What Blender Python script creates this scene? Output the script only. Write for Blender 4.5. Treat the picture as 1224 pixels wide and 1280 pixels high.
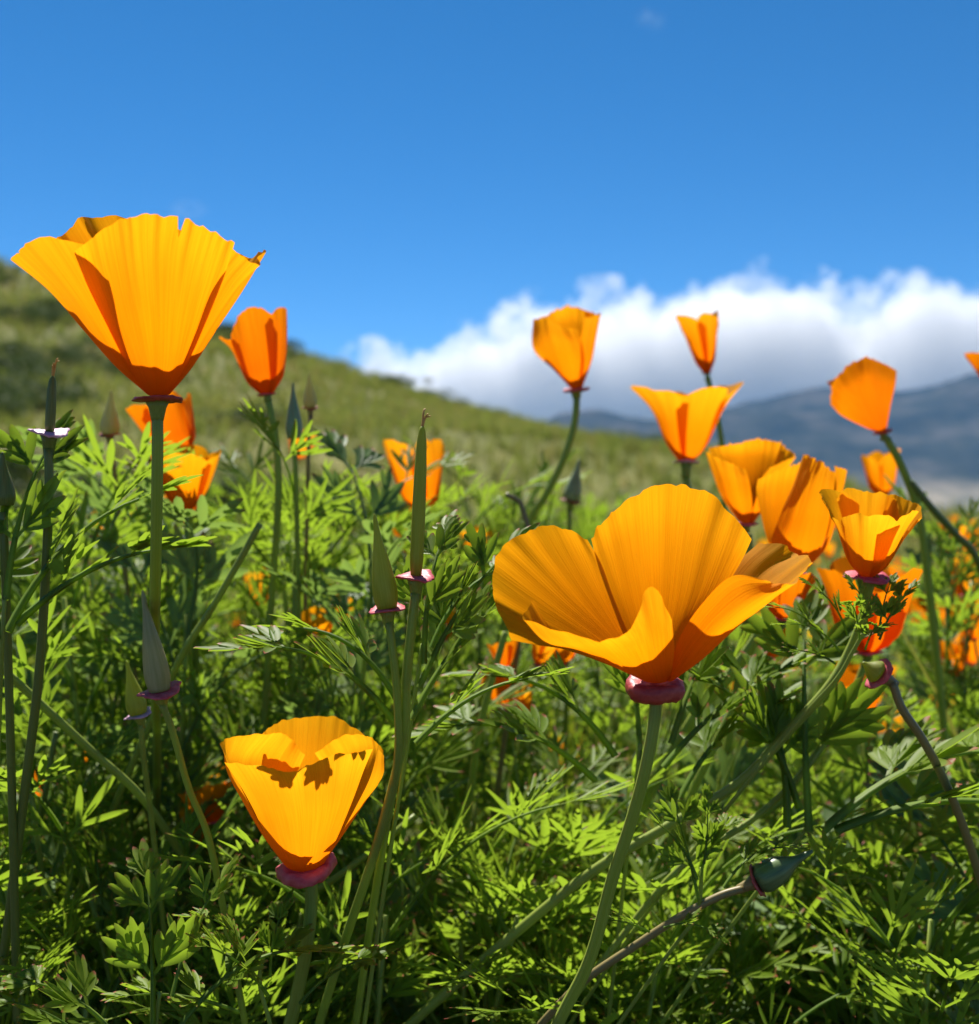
import bpy, math, random
import numpy as np
from mathutils import Vector, Matrix, Euler

# ------------------------------------------------------------------ camera, sky, sun, exposure
scene = bpy.context.scene
for o in list(bpy.data.objects):
    bpy.data.objects.remove(o)
COL = scene.collection
W, H, F = 1224.0, 1280.0, 1500.0          # photograph size and focal length in its pixels
HOR, CZ = 615.0, 0.40                      # horizon row, camera height above the ground
cam_data = bpy.data.cameras.new('camera')
cam = bpy.data.objects.new('camera', cam_data)
COL.objects.link(cam)
scene.camera = cam
cam.location = (0, 0, CZ)
cam.rotation_euler = (math.radians(90), 0, 0)
cam_data.sensor_fit = 'HORIZONTAL'
cam_data.sensor_width = 36.0
cam_data.lens = 36.0 * F / W
cam_data.shift_y = (HOR - H / 2) / W
cam_data.clip_start = 0.01
cam_data.clip_end = 60000
cam_data.dof.use_dof = True
cam_data.dof.focus_distance = 0.305
cam_data.dof.aperture_fstop = (cam_data.lens / 1000) / 0.0027
cam_data.dof.aperture_blades = 7

SUN_EL, SUN_AZ = math.radians(55), math.radians(-16)      # azimuth from +Y (view direction), + to the right
world = bpy.data.worlds.new('World')
scene.world = world
world.use_nodes = True
wn = world.node_tree.nodes
wn.clear()
sky = wn.new('ShaderNodeTexSky')
sky.sky_type = 'NISHITA'
sky.sun_disc = False
sky.sun_elevation = SUN_EL
sky.sun_rotation = SUN_AZ
sky.altitude = 600
sky.air_density = 0.55
sky.dust_density = 0.0
sky.ozone_density = 5.0
bg = wn.new('ShaderNodeBackground')
bg.inputs['Strength'].default_value = 0.07
wo = wn.new('ShaderNodeOutputWorld')
hs = wn.new('ShaderNodeHueSaturation')
hs.inputs['Saturation'].default_value = 1.26
hs.inputs['Hue'].default_value = 0.494
world.node_tree.links.new(sky.outputs[0], hs.inputs['Color'])
world.node_tree.links.new(hs.outputs[0], bg.inputs[0])
world.node_tree.links.new(bg.outputs[0], wo.inputs[0])

sd = bpy.data.lights.new('sun', 'SUN')
sd.energy = 5.0
sd.angle = math.radians(0.53)
sd.color = (1.0, 0.95, 0.87)
sun = bpy.data.objects.new('sun', sd)
COL.objects.link(sun)
sdir = Vector((math.sin(SUN_AZ) * math.cos(SUN_EL), math.cos(SUN_AZ) * math.cos(SUN_EL), math.sin(SUN_EL)))
sun.rotation_euler = sdir.to_track_quat('Z', 'Y').to_euler()
sun.location = sdir * 30

vs = scene.view_settings
vs.view_transform = 'Standard'
vs.look = 'None'
vs.exposure = 1.0
vs.gamma = 1.0
vs.use_curve_mapping = False
cy = scene.cycles
cy.use_denoising = True
cy.denoiser = 'OPENIMAGEDENOISE'
cy.max_bounces = 11
cy.diffuse_bounces = 4
cy.glossy_bounces = 2
cy.transmission_bounces = 4
cy.volume_bounces = 10
cy.transparent_max_bounces = 6
cy.caustics_reflective = False
cy.caustics_refractive = False
cy.sample_clamp_indirect = 6.0

rng = np.random.default_rng(7)
random.seed(7)
R = random.uniform

# ------------------------------------------------------------------ helpers
def P(x, y, d):
    """the place in the world seen at photo pixel (x, y), d metres in front of the camera plane"""
    return np.array([(x - W / 2) / F * d, d, CZ + (HOR - y) / F * d])

def tag(o, label=None, cat=None, group=None, kind=None):
    if label: o['label'] = label
    if cat: o['category'] = cat
    if group: o['group'] = group
    if kind: o['kind'] = kind
    return o

def link(o, parent=None):
    COL.objects.link(o)
    if parent is not None:
        o.parent = parent
    return o

def empty(name, loc=(0, 0, 0)):
    e = bpy.data.objects.new(name, None)
    e.empty_display_size = 0.01
    e.location = loc
    return link(e)

def mesh(name, verts, faces, mat=None, smooth=True, uv=None, attr=None):
    me = bpy.data.meshes.new(name)
    me.from_pydata([tuple(map(float, v)) for v in verts], [], [tuple(map(int, f)) for f in faces])
    if smooth:
        me.polygons.foreach_set('use_smooth', [True] * len(me.polygons))
    if uv is not None:
        lay = me.uv_layers.new(name='UVMap')
        li = np.zeros(len(me.loops), dtype=np.int32)
        me.loops.foreach_get('vertex_index', li)
        lay.data.foreach_set('uv', np.asarray(uv, dtype=np.float32)[li].ravel())
    if attr is not None:
        for k, v in attr.items():
            a = me.attributes.new(k, 'FLOAT', 'POINT')
            a.data.foreach_set('value', np.asarray(v, dtype=np.float32))
    if mat: me.materials.append(mat)
    me.update()
    return me

def fast_mesh(name, V, Fq, mat, smooth=True, attr=None):
    """numpy mesh: V (n,3), Fq (m,k) with constant k"""
    V = np.asarray(V, dtype=np.float32); Fq = np.asarray(Fq, dtype=np.int32)
    k = Fq.shape[1]
    me = bpy.data.meshes.new(name)
    me.vertices.add(len(V)); me.vertices.foreach_set('co', V.ravel())
    me.loops.add(Fq.size); me.loops.foreach_set('vertex_index', Fq.ravel())
    me.polygons.add(len(Fq))
    me.polygons.foreach_set('loop_start', np.arange(len(Fq), dtype=np.int32) * k)
    me.polygons.foreach_set('use_smooth', np.full(len(Fq), smooth))
    me.update(calc_edges=True)
    if attr is not None:
        for kk, v in attr.items():
            a = me.attributes.new(kk, 'FLOAT', 'POINT')
            a.data.foreach_set('value', np.asarray(v, dtype=np.float32))
    me.materials.append(mat)
    return me

def obj(name, me, parent=None, loc=None):
    o = bpy.data.objects.new(name, me)
    if loc is not None: o.location = loc
    return link(o, parent)

def local(pts, org):
    return np.asarray(pts, float) - np.asarray(org, float)

# value noise
_H = np.random.default_rng(3).random((256, 256))
def vnoise(x, y):
    xi = np.floor(x).astype(int); yi = np.floor(y).astype(int)
    fx = x - xi; fy = y - yi
    fx = fx * fx * (3 - 2 * fx); fy = fy * fy * (3 - 2 * fy)
    a = _H[xi & 255, yi & 255]; b = _H[(xi + 1) & 255, yi & 255]
    c = _H[xi & 255, (yi + 1) & 255]; d = _H[(xi + 1) & 255, (yi + 1) & 255]
    return (a * (1 - fx) + b * fx) * (1 - fy) + (c * (1 - fx) + d * fx) * fy
def fbm(x, y, o=5, g=0.5):
    s = 0; a = 1; t = 0
    for k in range(o):
        s = s + a * vnoise(x * 2 ** k + 17.3 * k, y * 2 ** k + 9.1 * k); t += a; a *= g
    return s / t - 0.5
def sstep(a, b, x):
    t = np.clip((x - a) / (b - a), 0, 1)
    return t * t * (3 - 2 * t)

def crom(pts, n):
    """Catmull-Rom resample of a control polyline (k,dim) to n points"""
    pts = np.asarray(pts, float)
    k = len(pts)
    ext = np.vstack([2 * pts[0] - pts[1], pts, 2 * pts[-1] - pts[-2]])
    t = np.linspace(0, k - 1, n)
    i = np.minimum(t.astype(int), k - 2); f = (t - i)[:, None]
    p0, p1, p2, p3 = ext[i], ext[i + 1], ext[i + 2], ext[i + 3]
    return 0.5 * (2 * p1 + (p2 - p0) * f + (2 * p0 - 5 * p1 + 4 * p2 - p3) * f ** 2 + (3 * p1 - 3 * p2 + p3 - p0) * f ** 3)

def frames(pts):
    T = np.gradient(pts, axis=0)
    T /= np.linalg.norm(T, axis=1)[:, None] + 1e-12
    a = np.array([1.0, 0, 0]) if abs(T[0][0]) < 0.8 else np.array([0, 1.0, 0])
    N = []; n = a - T[0] * np.dot(a, T[0]); n /= np.linalg.norm(n)
    for t in T:
        n = n - t * np.dot(n, t); n /= np.linalg.norm(n) + 1e-12
        N.append(n.copy())
    N = np.array(N)
    return T, N, np.cross(T, N)

def tube_geo(pts, rad, seg=10, flute=0.0, n=None):
    pts = np.asarray(pts, float)
    rad = np.asarray(rad, float) if np.ndim(rad) else np.full(len(pts), float(rad))
    if n:
        rr = crom(np.column_stack([pts, rad]), n); pts, rad = rr[:, :3], rr[:, 3]
    T, N, B = frames(pts)
    ang = np.linspace(0, 2 * np.pi, seg, endpoint=False)
    fl = 1 - flute * (np.arange(seg) % 2)
    V = pts[:, None, :] + rad[:, None, None] * fl[None, :, None] * (np.cos(ang)[None, :, None] * N[:, None, :] + np.sin(ang)[None, :, None] * B[:, None, :])
    m = len(pts)
    V = V.reshape(-1, 3)
    Fc = []
    for i in range(m - 1):
        for j in range(seg):
            j2 = (j + 1) % seg
            Fc.append((i * seg + j, i * seg + j2, (i + 1) * seg + j2, (i + 1) * seg + j))
    c0, c1 = len(V), len(V) + 1
    V = np.vstack([V, pts[0], pts[-1]])
    for j in range(seg):
        j2 = (j + 1) % seg
        Fc.append((c0, j2, j)); Fc.append((c1, (m - 1) * seg + j, (m - 1) * seg + j2))
    uv = np.column_stack([np.tile(np.arange(seg) / seg, m), np.repeat(np.linspace(0, 1, m), seg)])
    uv = np.vstack([uv, [[0, 0], [0, 1]]])
    return V, Fc, uv

def lathe_geo(profile, org, axis, seg=24, wob=0.0, phase=0.0, flute=0.0, dish=0.0):
    """profile list of (r, h) along axis from org; wob: wavy outer radius; dish: h offset ~ cos(2a)"""
    axis = np.asarray(axis, float); axis = axis / np.linalg.norm(axis)
    a = np.array([1.0, 0, 0]) if abs(axis[0]) < 0.8 else np.array([0, 1.0, 0])
    u = a - axis * np.dot(a, axis); u /= np.linalg.norm(u); w = np.cross(axis, u)
    ang = np.linspace(0, 2 * np.pi, seg, endpoint=False)
    rm = max(r for r, h in profile)
    V = []
    for r, h in profile:
        k = (r / rm) ** 2
        rr = r * (1 + wob * k * (np.sin(3 * ang + phase) + 0.6 * np.sin(7 * ang + 2 * phase))) * (1 - flute * (np.arange(seg) % 2))
        hh = h + dish * k * np.cos(2 * ang + phase)
        V.append(np.asarray(org) + rr[:, None] * (np.cos(ang)[:, None] * u + np.sin(ang)[:, None] * w) + hh[:, None] * axis)
    V = np.vstack(V)
    Fc = []
    m = len(profile)
    for i in range(m - 1):
        for j in range(seg):
            j2 = (j + 1) % seg
            Fc.append((i * seg + j, i * seg + j2, (i + 1) * seg + j2, (i + 1) * seg + j))
    Fc.append(tuple(range(seg - 1, -1, -1)))
    Fc.append(tuple((m - 1) * seg + j for j in range(seg)))
    uv = np.column_stack([np.tile(np.arange(seg) / seg, m), np.repeat(np.linspace(0, 1, m), seg)])
    return V, Fc, uv

# ------------------------------------------------------------------ materials
def new_mat(name):
    m = bpy.data.materials.new(name); m.use_nodes = True
    nt = m.node_tree; nt.nodes.clear()
    out = nt.nodes.new('ShaderNodeOutputMaterial')
    return m, nt, out
def N_(nt, t, **kw):
    n = nt.nodes.new('ShaderNode' + t)
    for k, v in kw.items():
        if k.startswith('i_'): n.inputs[k[2:].replace('_', ' ')].default_value = v
        else: setattr(n, k, v)
    return n
def ramp(nt, stops, interp='LINEAR'):
    r = nt.nodes.new('ShaderNodeValToRGB'); cr = r.color_ramp; cr.interpolation = interp
    while len(cr.elements) > 1: cr.elements.remove(cr.elements[-1])
    cr.elements[0].position = stops[0][0]; cr.elements[0].color = (*stops[0][1], 1)
    for p, c in stops[1:]:
        e = cr.elements.new(p); e.color = (*c, 1)
    return r
def mixc(nt, a, b, fac, mode='MIX'):
    m = nt.nodes.new('ShaderNodeMix'); m.data_type = 'RGBA'; m.blend_type = mode
    for s, v in ((m.inputs[0], fac), (m.inputs[6], a), (m.inputs[7], b)):
        if isinstance(v, bpy.types.NodeSocket): nt.links.new(v, s)
        elif isinstance(v, (int, float)): s.default_value = v
        else: s.default_value = (*v, 1)
    return m.outputs[2]

def petal_material(name, base, mid, rim, trans=0.62):
    m, nt, out = new_mat(name); L = nt.links.new
    uv = N_(nt, 'UVMap')
    sep = N_(nt, 'SeparateXYZ'); L(uv.outputs[0], sep.inputs[0])
    mp = N_(nt, 'Mapping'); L(uv.outputs[0], mp.inputs[0]); mp.inputs['Scale'].default_value = (95, 1.6, 1)
    n1 = N_(nt, 'TexNoise', i_Scale=1.0, i_Detail=5.0, i_Roughness=0.62); L(mp.outputs[0], n1.inputs[0])
    mp2 = N_(nt, 'Mapping'); L(uv.outputs[0], mp2.inputs[0]); mp2.inputs['Scale'].default_value = (5, 2.2, 1)
    n2 = N_(nt, 'TexNoise', i_Scale=1.0, i_Detail=3.0); L(mp2.outputs[0], n2.inputs[0])
    r = ramp(nt, [(0.0, base), (0.45, mid), (1.0, rim)]); L(sep.outputs[1], r.inputs[0])
    st = ramp(nt, [(0.3, (0.84, 0.74, 0.6)), (0.6, (1, 1, 1))]); L(n1.outputs[0], st.inputs[0])
    c = mixc(nt, r.outputs[0], st.outputs[0], 0.8, 'MULTIPLY')
    st2 = ramp(nt, [(0.3, (0.93, 0.89, 0.8)), (0.65, (1, 1, 1))]); L(n2.outputs[0], st2.inputs[0])
    c = mixc(nt, c, st2.outputs[0], 0.8, 'MULTIPLY')
    bmp = N_(nt, 'Bump', i_Strength=0.4, i_Distance=0.0004); L(n1.outputs[0], bmp.inputs['Height'])
    pr = N_(nt, 'BsdfPrincipled', i_Roughness=0.6); L(c, pr.inputs['Base Color']); L(bmp.outputs[0], pr.inputs['Normal'])
    pr.inputs['Specular IOR Level'].default_value = 0.06
    pr.inputs['Sheen Weight'].default_value = 0.0
    tr = N_(nt, 'BsdfTranslucent'); L(bmp.outputs[0], tr.inputs[1])
    tc = mixc(nt, c, (1.0, 0.95, 0.9), 1.0, 'MULTIPLY'); L(tc, tr.inputs[0])
    mx = N_(nt, 'MixShader'); mx.inputs[0].default_value = trans
    L(pr.outputs[0], mx.inputs[1]); L(tr.outputs[0], mx.inputs[2]); L(mx.outputs[0], out.inputs[0])
    return m

def leaf_material(name, a, b, tcol, trans=0.42, tips=True, rough=0.5, dry=0.0, spec=0.2):
    m, nt, out = new_mat(name); L = nt.links.new
    oi = N_(nt, 'ObjectInfo')
    geo = N_(nt, 'NewGeometry')
    n = N_(nt, 'TexNoise', i_Scale=55.0, i_Detail=3.0); L(geo.outputs['Position'], n.inputs[0])
    add = N_(nt, 'Math', operation='ADD'); L(oi.outputs['Random'], add.inputs[0]); L(n.outputs[0], add.inputs[1])
    hal = N_(nt, 'Math', operation='MULTIPLY'); L(add.outputs[0], hal.inputs[0]); hal.inputs[1].default_value = 0.62
    r = ramp(nt, [(0.15, a), (0.85, b)]); L(hal.outputs[0], r.inputs[0])
    c = r.outputs[0]
    at = N_(nt, 'Attribute', attribute_name='vary')
    c = mixc(nt, c, (0.33, 0.27, 0.10), at.outputs['Fac']) if dry else c
    t = mixc(nt, r.outputs[0], tcol, 0.75)
    if dry: t = mixc(nt, t, (0.4, 0.32, 0.1), at.outputs['Fac'])
    if tips:
        ta = N_(nt, 'Attribute', attribute_name='tip')
        tr_ = ramp(nt, [(0.86, (0, 0, 0)), (0.985, (1, 1, 1))]); L(ta.outputs['Fac'], tr_.inputs[0])
        c = mixc(nt, c, (0.42, 0.06, 0.07), tr_.outputs[0])
    # glaucous underside
    bk = mixc(nt, c, (0.17, 0.25, 0.12), 0.25)
    bf = N_(nt, 'Math', operation='MULTIPLY'); L(geo.outputs['Backfacing'], bf.inputs[0]); bf.inputs[1].default_value = 1.0
    c = mixc(nt, c, bk, bf.outputs[0])
    pr = N_(nt, 'BsdfPrincipled', i_Roughness=rough); L(c, pr.inputs['Base Color'])
    pr.inputs['Specular IOR Level'].default_value = spec
    tl = N_(nt, 'BsdfTranslucent'); L(t, tl.inputs[0])
    mx = N_(nt, 'MixShader'); mx.inputs[0].default_value = trans
    L(pr.outputs[0], mx.inputs[1]); L(tl.outputs[0], mx.inputs[2]); L(mx.outputs[0], out.inputs[0])
    return m

def solid_material(name, stops, scale=40.0, rough=0.5, stretch=(1, 1, 1), trans=0.0, tcol=None, spec=0.4, uvs=False, bump=0.0):
    m, nt, out = new_mat(name); L = nt.links.new
    if uvs: co = N_(nt, 'UVMap').outputs[0]
    else: co = N_(nt, 'TexCoord').outputs['Object']
    mp = N_(nt, 'Mapping'); L(co, mp.inputs[0]); mp.inputs['Scale'].default_value = stretch
    n = N_(nt, 'TexNoise', i_Scale=scale, i_Detail=4.0); L(mp.outputs[0], n.inputs[0])
    r = ramp(nt, stops); L(n.outputs[0], r.inputs[0])
    pr = N_(nt, 'BsdfPrincipled', i_Roughness=rough); L(r.outputs[0], pr.inputs['Base Color'])
    pr.inputs['Specular IOR Level'].default_value = spec
    if bump:
        b = N_(nt, 'Bump', i_Strength=bump, i_Distance=0.0004); L(n.outputs[0], b.inputs['Height']); L(b.outputs[0], pr.inputs['Normal'])
    if trans:
        tl = N_(nt, 'BsdfTranslucent'); 
        if tcol: tl.inputs[0].default_value = (*tcol, 1)
        else: L(r.outputs[0], tl.inputs[0])
        mx = N_(nt, 'MixShader'); mx.inputs[0].default_value = trans
        L(pr.outputs[0], mx.inputs[1]); L(tl.outputs[0], mx.inputs[2]); L(mx.outputs[0], out.inputs[0])
    else:
        L(pr.outputs[0], out.inputs[0])
    return m

M = {}
M['petal'] = petal_material('poppy_petal', (0.86, 0.20, 0.002), (0.92, 0.30, 0.002), (0.96, 0.42, 0.006))
M['petal_yellow'] = petal_material('poppy_petal_yellow', (0.86, 0.24, 0.003), (0.92, 0.35, 0.004), (0.95, 0.46, 0.009))
M['petal_deep'] = petal_material('poppy_petal_deep', (0.84, 0.15, 0.002), (0.88, 0.22, 0.002), (0.92, 0.30, 0.003), 0.5)
M['leaf'] = leaf_material('poppy_leaf', (0.08, 0.16, 0.01), (0.185, 0.27, 0.02), (0.32, 0.48, 0.028), 0.5)
M['leaf_low'] = leaf_material('undergrowth_leaf', (0.09, 0.15, 0.012), (0.21, 0.245, 0.035), (0.33, 0.40, 0.015), 0.45, dry=1.0)
M['leaf_grey'] = leaf_material('glaucous_leaf', (0.11, 0.19, 0.06), (0.17, 0.26, 0.09), (0.26, 0.40, 0.05), 0.42)
M['stem'] = solid_material('poppy_stem', [(0.3, (0.19, 0.26, 0.03)), (0.7, (0.36, 0.43, 0.09))], 3.0, 0.42, (22, 1.5, 1), 0.3, (0.3, 0.42, 0.05), uvs=True)
M['stem_brown'] = solid_material('poppy_stem_reddish', [(0.3, (0.17, 0.13, 0.045)), (0.7, (0.27, 0.22, 0.09))], 3.0, 0.45, (22, 1.5, 1), uvs=True)
M['stem_dark'] = solid_material('poppy_stem_dark', [(0.3, (0.08, 0.12, 0.02)), (0.7, (0.16, 0.2, 0.04))], 3.0, 0.45, (22, 1.5, 1), uvs=True)
M['rim_red'] = solid_material('receptacle_red', [(0.3, (0.26, 0.018, 0.022)), (0.7, (0.50, 0.09, 0.07))], 420, 0.45, bump=0.8)
M['rim_pink'] = solid_material('receptacle_pink', [(0.3, (0.52, 0.055, 0.075)), (0.7, (0.68, 0.16, 0.19))], 400, 0.5, trans=0.2, bump=0.8)
M['rim_lilac'] = solid_material('receptacle_lilac', [(0.3, (0.55, 0.30, 0.45)), (0.7, (0.68, 0.45, 0.58))], 600, 0.45, trans=0.2)
M['pod'] = solid_material('seed_pod_green', [(0.3, (0.16, 0.2, 0.02)), (0.7, (0.32, 0.36, 0.06))], 2.5, 0.5, (18, 1.2, 1), uvs=True, trans=0.4, tcol=(0.45, 0.5, 0.06))
M['bud'] = solid_material('bud_cap', [(0.3, (0.30, 0.30, 0.13)), (0.7, (0.5, 0.46, 0.26))], 2.5, 0.5, (10, 1.2, 1), uvs=True, trans=0.4, tcol=(0.6, 0.58, 0.18))
M['bud_green'] = solid_material('bud_cap_green', [(0.3, (0.06, 0.11, 0.035)), (0.7, (0.15, 0.22, 0.08))], 2.5, 0.38, (10, 1.2, 1), uvs=True)
M['bud_grey'] = solid_material('bud_cap_glaucous', [(0.3, (0.16, 0.21, 0.09)), (0.7, (0.30, 0.36, 0.18))], 2.5, 0.45, (10, 1.2, 1), uvs=True)
M['withered'] = solid_material('withered_stigma', [(0.3, (0.45, 0.22, 0.04)), (0.7, (0.62, 0.36, 0.10))], 300, 0.6)
M['stamen'] = solid_material('stamen', [(0.3, (0.75, 0.28, 0.01)), (0.7, (0.9, 0.42, 0.02))], 300, 0.6, trans=0.3)
M['straw'] = solid_material('dry_straw', [(0.3, (0.28, 0.22, 0.11)), (0.7, (0.5, 0.43, 0.26))], 60, 0.6, trans=0.2)
M['shrub'] = leaf_material('shrub_leaf', (0.022, 0.042, 0.014), (0.055, 0.08, 0.026), (0.08, 0.13, 0.02), 0.22, tips=False, rough=0.7, spec=0.08)
M['hillgrass'] = leaf_material('hill_grass', (0.11, 0.15, 0.03), (0.22, 0.235, 0.06), (0.28, 0.34, 0.05), 0.36, tips=False, rough=0.7, dry=1.0, spec=0.1)
M['weed'] = leaf_material('broad_weed_leaf', (0.12, 0.20, 0.08), (0.20, 0.29, 0.12), (0.25, 0.42, 0.07), 0.38, tips=False, rough=0.5)
M['twig'] = solid_material('twig', [(0.3, (0.07, 0.05, 0.03)), (0.7, (0.14, 0.10, 0.06))], 60, 0.8)

def ground_material():
    m, nt, out = new_mat('hillside_ground'); L = nt.links.new
    geo = N_(nt, 'NewGeometry')
    n1 = N_(nt, 'TexNoise', i_Scale=0.16, i_Detail=7.0, i_Roughness=0.6); L(geo.outputs['Position'], n1.inputs[0])
    n2 = N_(nt, 'TexNoise', i_Scale=1.6, i_Detail=6.0, i_Roughness=0.65); L(geo.outputs['Position'], n2.inputs[0])
    n3 = N_(nt, 'TexNoise', i_Scale=30.0, i_Detail=5.0, i_Roughness=0.7); L(geo.outputs['Position'], n3.inputs[0])
    r1 = ramp(nt, [(0.30, (0.08, 0.095, 0.024)), (0.5, (0.16, 0.165, 0.04)), (0.68, (0.25, 0.21, 0.07))]); L(n1.outputs[0], r1.inputs[0])
    r2 = ramp(nt, [(0.3, (0.5, 0.52, 0.5)), (0.7, (1.0, 1.0, 1.0))]); L(n2.outputs[0], r2.inputs[0])
    c = mixc(nt, r1.outputs[0], r2.outputs[0], 0.9, 'MULTIPLY')
    soil = ramp(nt, [(0.3, (0.045, 0.035, 0.022)), (0.7, (0.13, 0.10, 0.06))]); L(n3.outputs[0], soil.inputs[0])
    ln = N_(nt, 'VectorMath', operation='LENGTH'); L(geo.outputs['Position'], ln.inputs[0])
    mr = N_(nt, 'MapRange'); mr.inputs[1].default_value = 2.5; mr.inputs[2].default_value = 9.0; L(ln.outputs['Value'], mr.inputs[0])
    c = mixc(nt, soil.outputs[0], c, mr.outputs[0])
    b = N_(nt, 'Bump', i_Strength=0.8, i_Distance=0.02); L(n3.outputs[0], b.inputs['Height'])
    pr = N_(nt, 'BsdfPrincipled', i_Roughness=0.9); L(c, pr.inputs['Base Color']); L(b.outputs[0], pr.inputs['Normal'])
    pr.inputs['Specular IOR Level'].default_value = 0.1
    L(pr.outputs[0], out.inputs[0])
    return m
M['ground'] = ground_material()

def mountain_material():
    m, nt, out = new_mat('mountain_scrub'); L = nt.links.new
    geo = N_(nt, 'NewGeometry')
    n1 = N_(nt, 'TexNoise', i_Scale=0.004, i_Detail=8.0, i_Roughness=0.65); L(geo.outputs['Position'], n1.inputs[0])
    r1 = ramp(nt, [(0.38, (0.010, 0.017, 0.014)), (0.5, (0.03, 0.035, 0.026)), (0.62, (0.07, 0.066, 0.055))]); L(n1.outputs[0], r1.inputs[0])
    sp = N_(nt, 'SeparateXYZ'); L(geo.outputs['Position'], sp.inputs[0])
    lowf = N_(nt, 'MapRange'); lowf.inputs[1].default_value = 90; lowf.inputs[2].default_value = -20; L(sp.outputs[2], lowf.inputs[0])
    fields = ramp(nt, [(0.4, (0.10, 0.10, 0.06)), (0.6, (0.30, 0.25, 0.17))]); L(n1.outputs[0], fields.inputs[0])
    col = mixc(nt, r1.outputs[0], fields.outputs[0], lowf.outputs[0])
    pr = N_(nt, 'BsdfPrincipled', i_Roughness=0.95); L(col, pr.inputs['Base Color'])
    pr.inputs['Specular IOR Level'].default_value = 0.0
    L(pr.outputs[0], out.inputs[0])
    return m
M['mountain'] = mountain_material()

# ------------------------------------------------------------------ the lie of the land
def terrain(x, y):
    x = np.asarray(x, float); y = np.asarray(y, float)
    r = np.hypot(x, y)
    ys = np.clip(y, 0, None)
    ridge = np.interp(x, [-90, -31.8, -13.1, -9.5, -2.7, 2, 7.7, 12.9, 25, 60], [30, 15, 10.0, 8.9, 6.2, 4.8, 3.1, 1.3, -3.5, -14]) + 0.3 * np.sin(x * 0.17 + 0.6) * sstep(2, 20, ys)
    g = np.clip((ys - 2) / 76, 0, None) ** 1.25
    g = np.where(ys > 78, 1 - 0.012 * (ys - 78), g)
    z = ridge * np.clip(g, -6, 1) 
    z = z - 1.0 * np.exp(-((ys - 13) / 8.5) ** 2) * sstep(2.0, 9, ys)
    amp = sstep(4, 40, r)
    z = z + amp * 1.7 * fbm(x * 0.07 + 40, y * 0.07 + 11, 5) + 0.02 * fbm(x * 4, y * 4, 3)
    # right hand side drops to the valley
    z = z - 0.16 * np.clip(x - 3 - 0.10 * ys, 0, None) * sstep(6, 30, ys)
    far = sstep(90, 420, r)
    val = -70 + 14 * fbm(x * 0.002, y * 0.002, 4)
    zb = np.clip(z, -60, 60)
    return zb * (1 - far) + val * far

def build_ground():
    a1 = np.radians(np.linspace(-38, 38, 230))
    a2 = np.radians(np.linspace(38, 322, 90))[1:-1]
    ang = np.concatenate([a1, a2])
    rad = 0.12 * 1.052 ** np.arange(0, 236)
    A, Rr = np.meshgrid(ang, rad)
    X = Rr * np.sin(A); Y = Rr * np.cos(A)
    Z = terrain(X, Y)
    V = np.column_stack([X.ravel(), Y.ravel(), Z.ravel()])
    na = len(ang); nr = len(rad)
    i = np.arange(nr - 1)[:, None]; j = np.arange(na)[None, :]; j2 = (j + 1) % na
    Fq = np.stack([i * na + j, i * na + j2 + 0 * i, (i + 1) * na + j2, (i + 1) * na + j], -1).reshape(-1, 4)
    Fq = Fq[:, ::-1]
    c = len(V); V = np.vstack([V, [0, 0, float(terrain(0, 0))]])
    o = obj('ground', fast_mesh('ground', V, Fq, M['ground']))
    tag(o, 'grassy hillside rising to the left and falling to the valley', 'hillside', kind='structure')
    return o
build_ground()

def build_mountains():
    xs = np.linspace(-7000, 8000, 190); ys = np.linspace(4600, 9200, 60)
    X, Y = np.meshgrid(xs, ys)
    px = X / 6800 * F + W / 2
    prof = np.interp(px, [-1200, 0, 400, 640, 700, 760, 820, 900, 1000, 1100, 1224, 1500, 2200],
                     [470, 498, 518, 528, 520, 516, 522, 506, 490, 476, 462, 455, 480])
    hgt = (HOR - prof) / F * 6800 * 1.02
    env = sstep(4700, 6800, Y) * (1 - sstep(7200, 9200, Y))
    rid = 1 - np.abs(fbm(X / 1500 + 5, Y / 1500, 6, 0.52)) * 2.6
    Z = -75 + (hgt + 75) * env ** 0.85 * (0.70 + 0.30 * rid) + env * 150 * fbm(X / 700, Y / 700 + 9, 5, 0.6)
    V = np.column_stack([X.ravel(), Y.ravel(), Z.ravel()])
    nx = len(xs); i = np.arange(len(ys) - 1)[:, None]; j = np.arange(nx - 1)[None, :]
    Fq = np.stack([i * nx + j, i * nx + j + 1, (i + 1) * nx + j + 1, (i + 1) * nx + j], -1).reshape(-1, 4)
    o = obj('mountain_range', fast_mesh('mountain_range', V, Fq, M['mountain']))
    tag(o, 'hazy blue mountain range under the cloud bank', 'mountains', kind='structure')
    return float(Z.max())
ZM = build_mountains()

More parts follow.
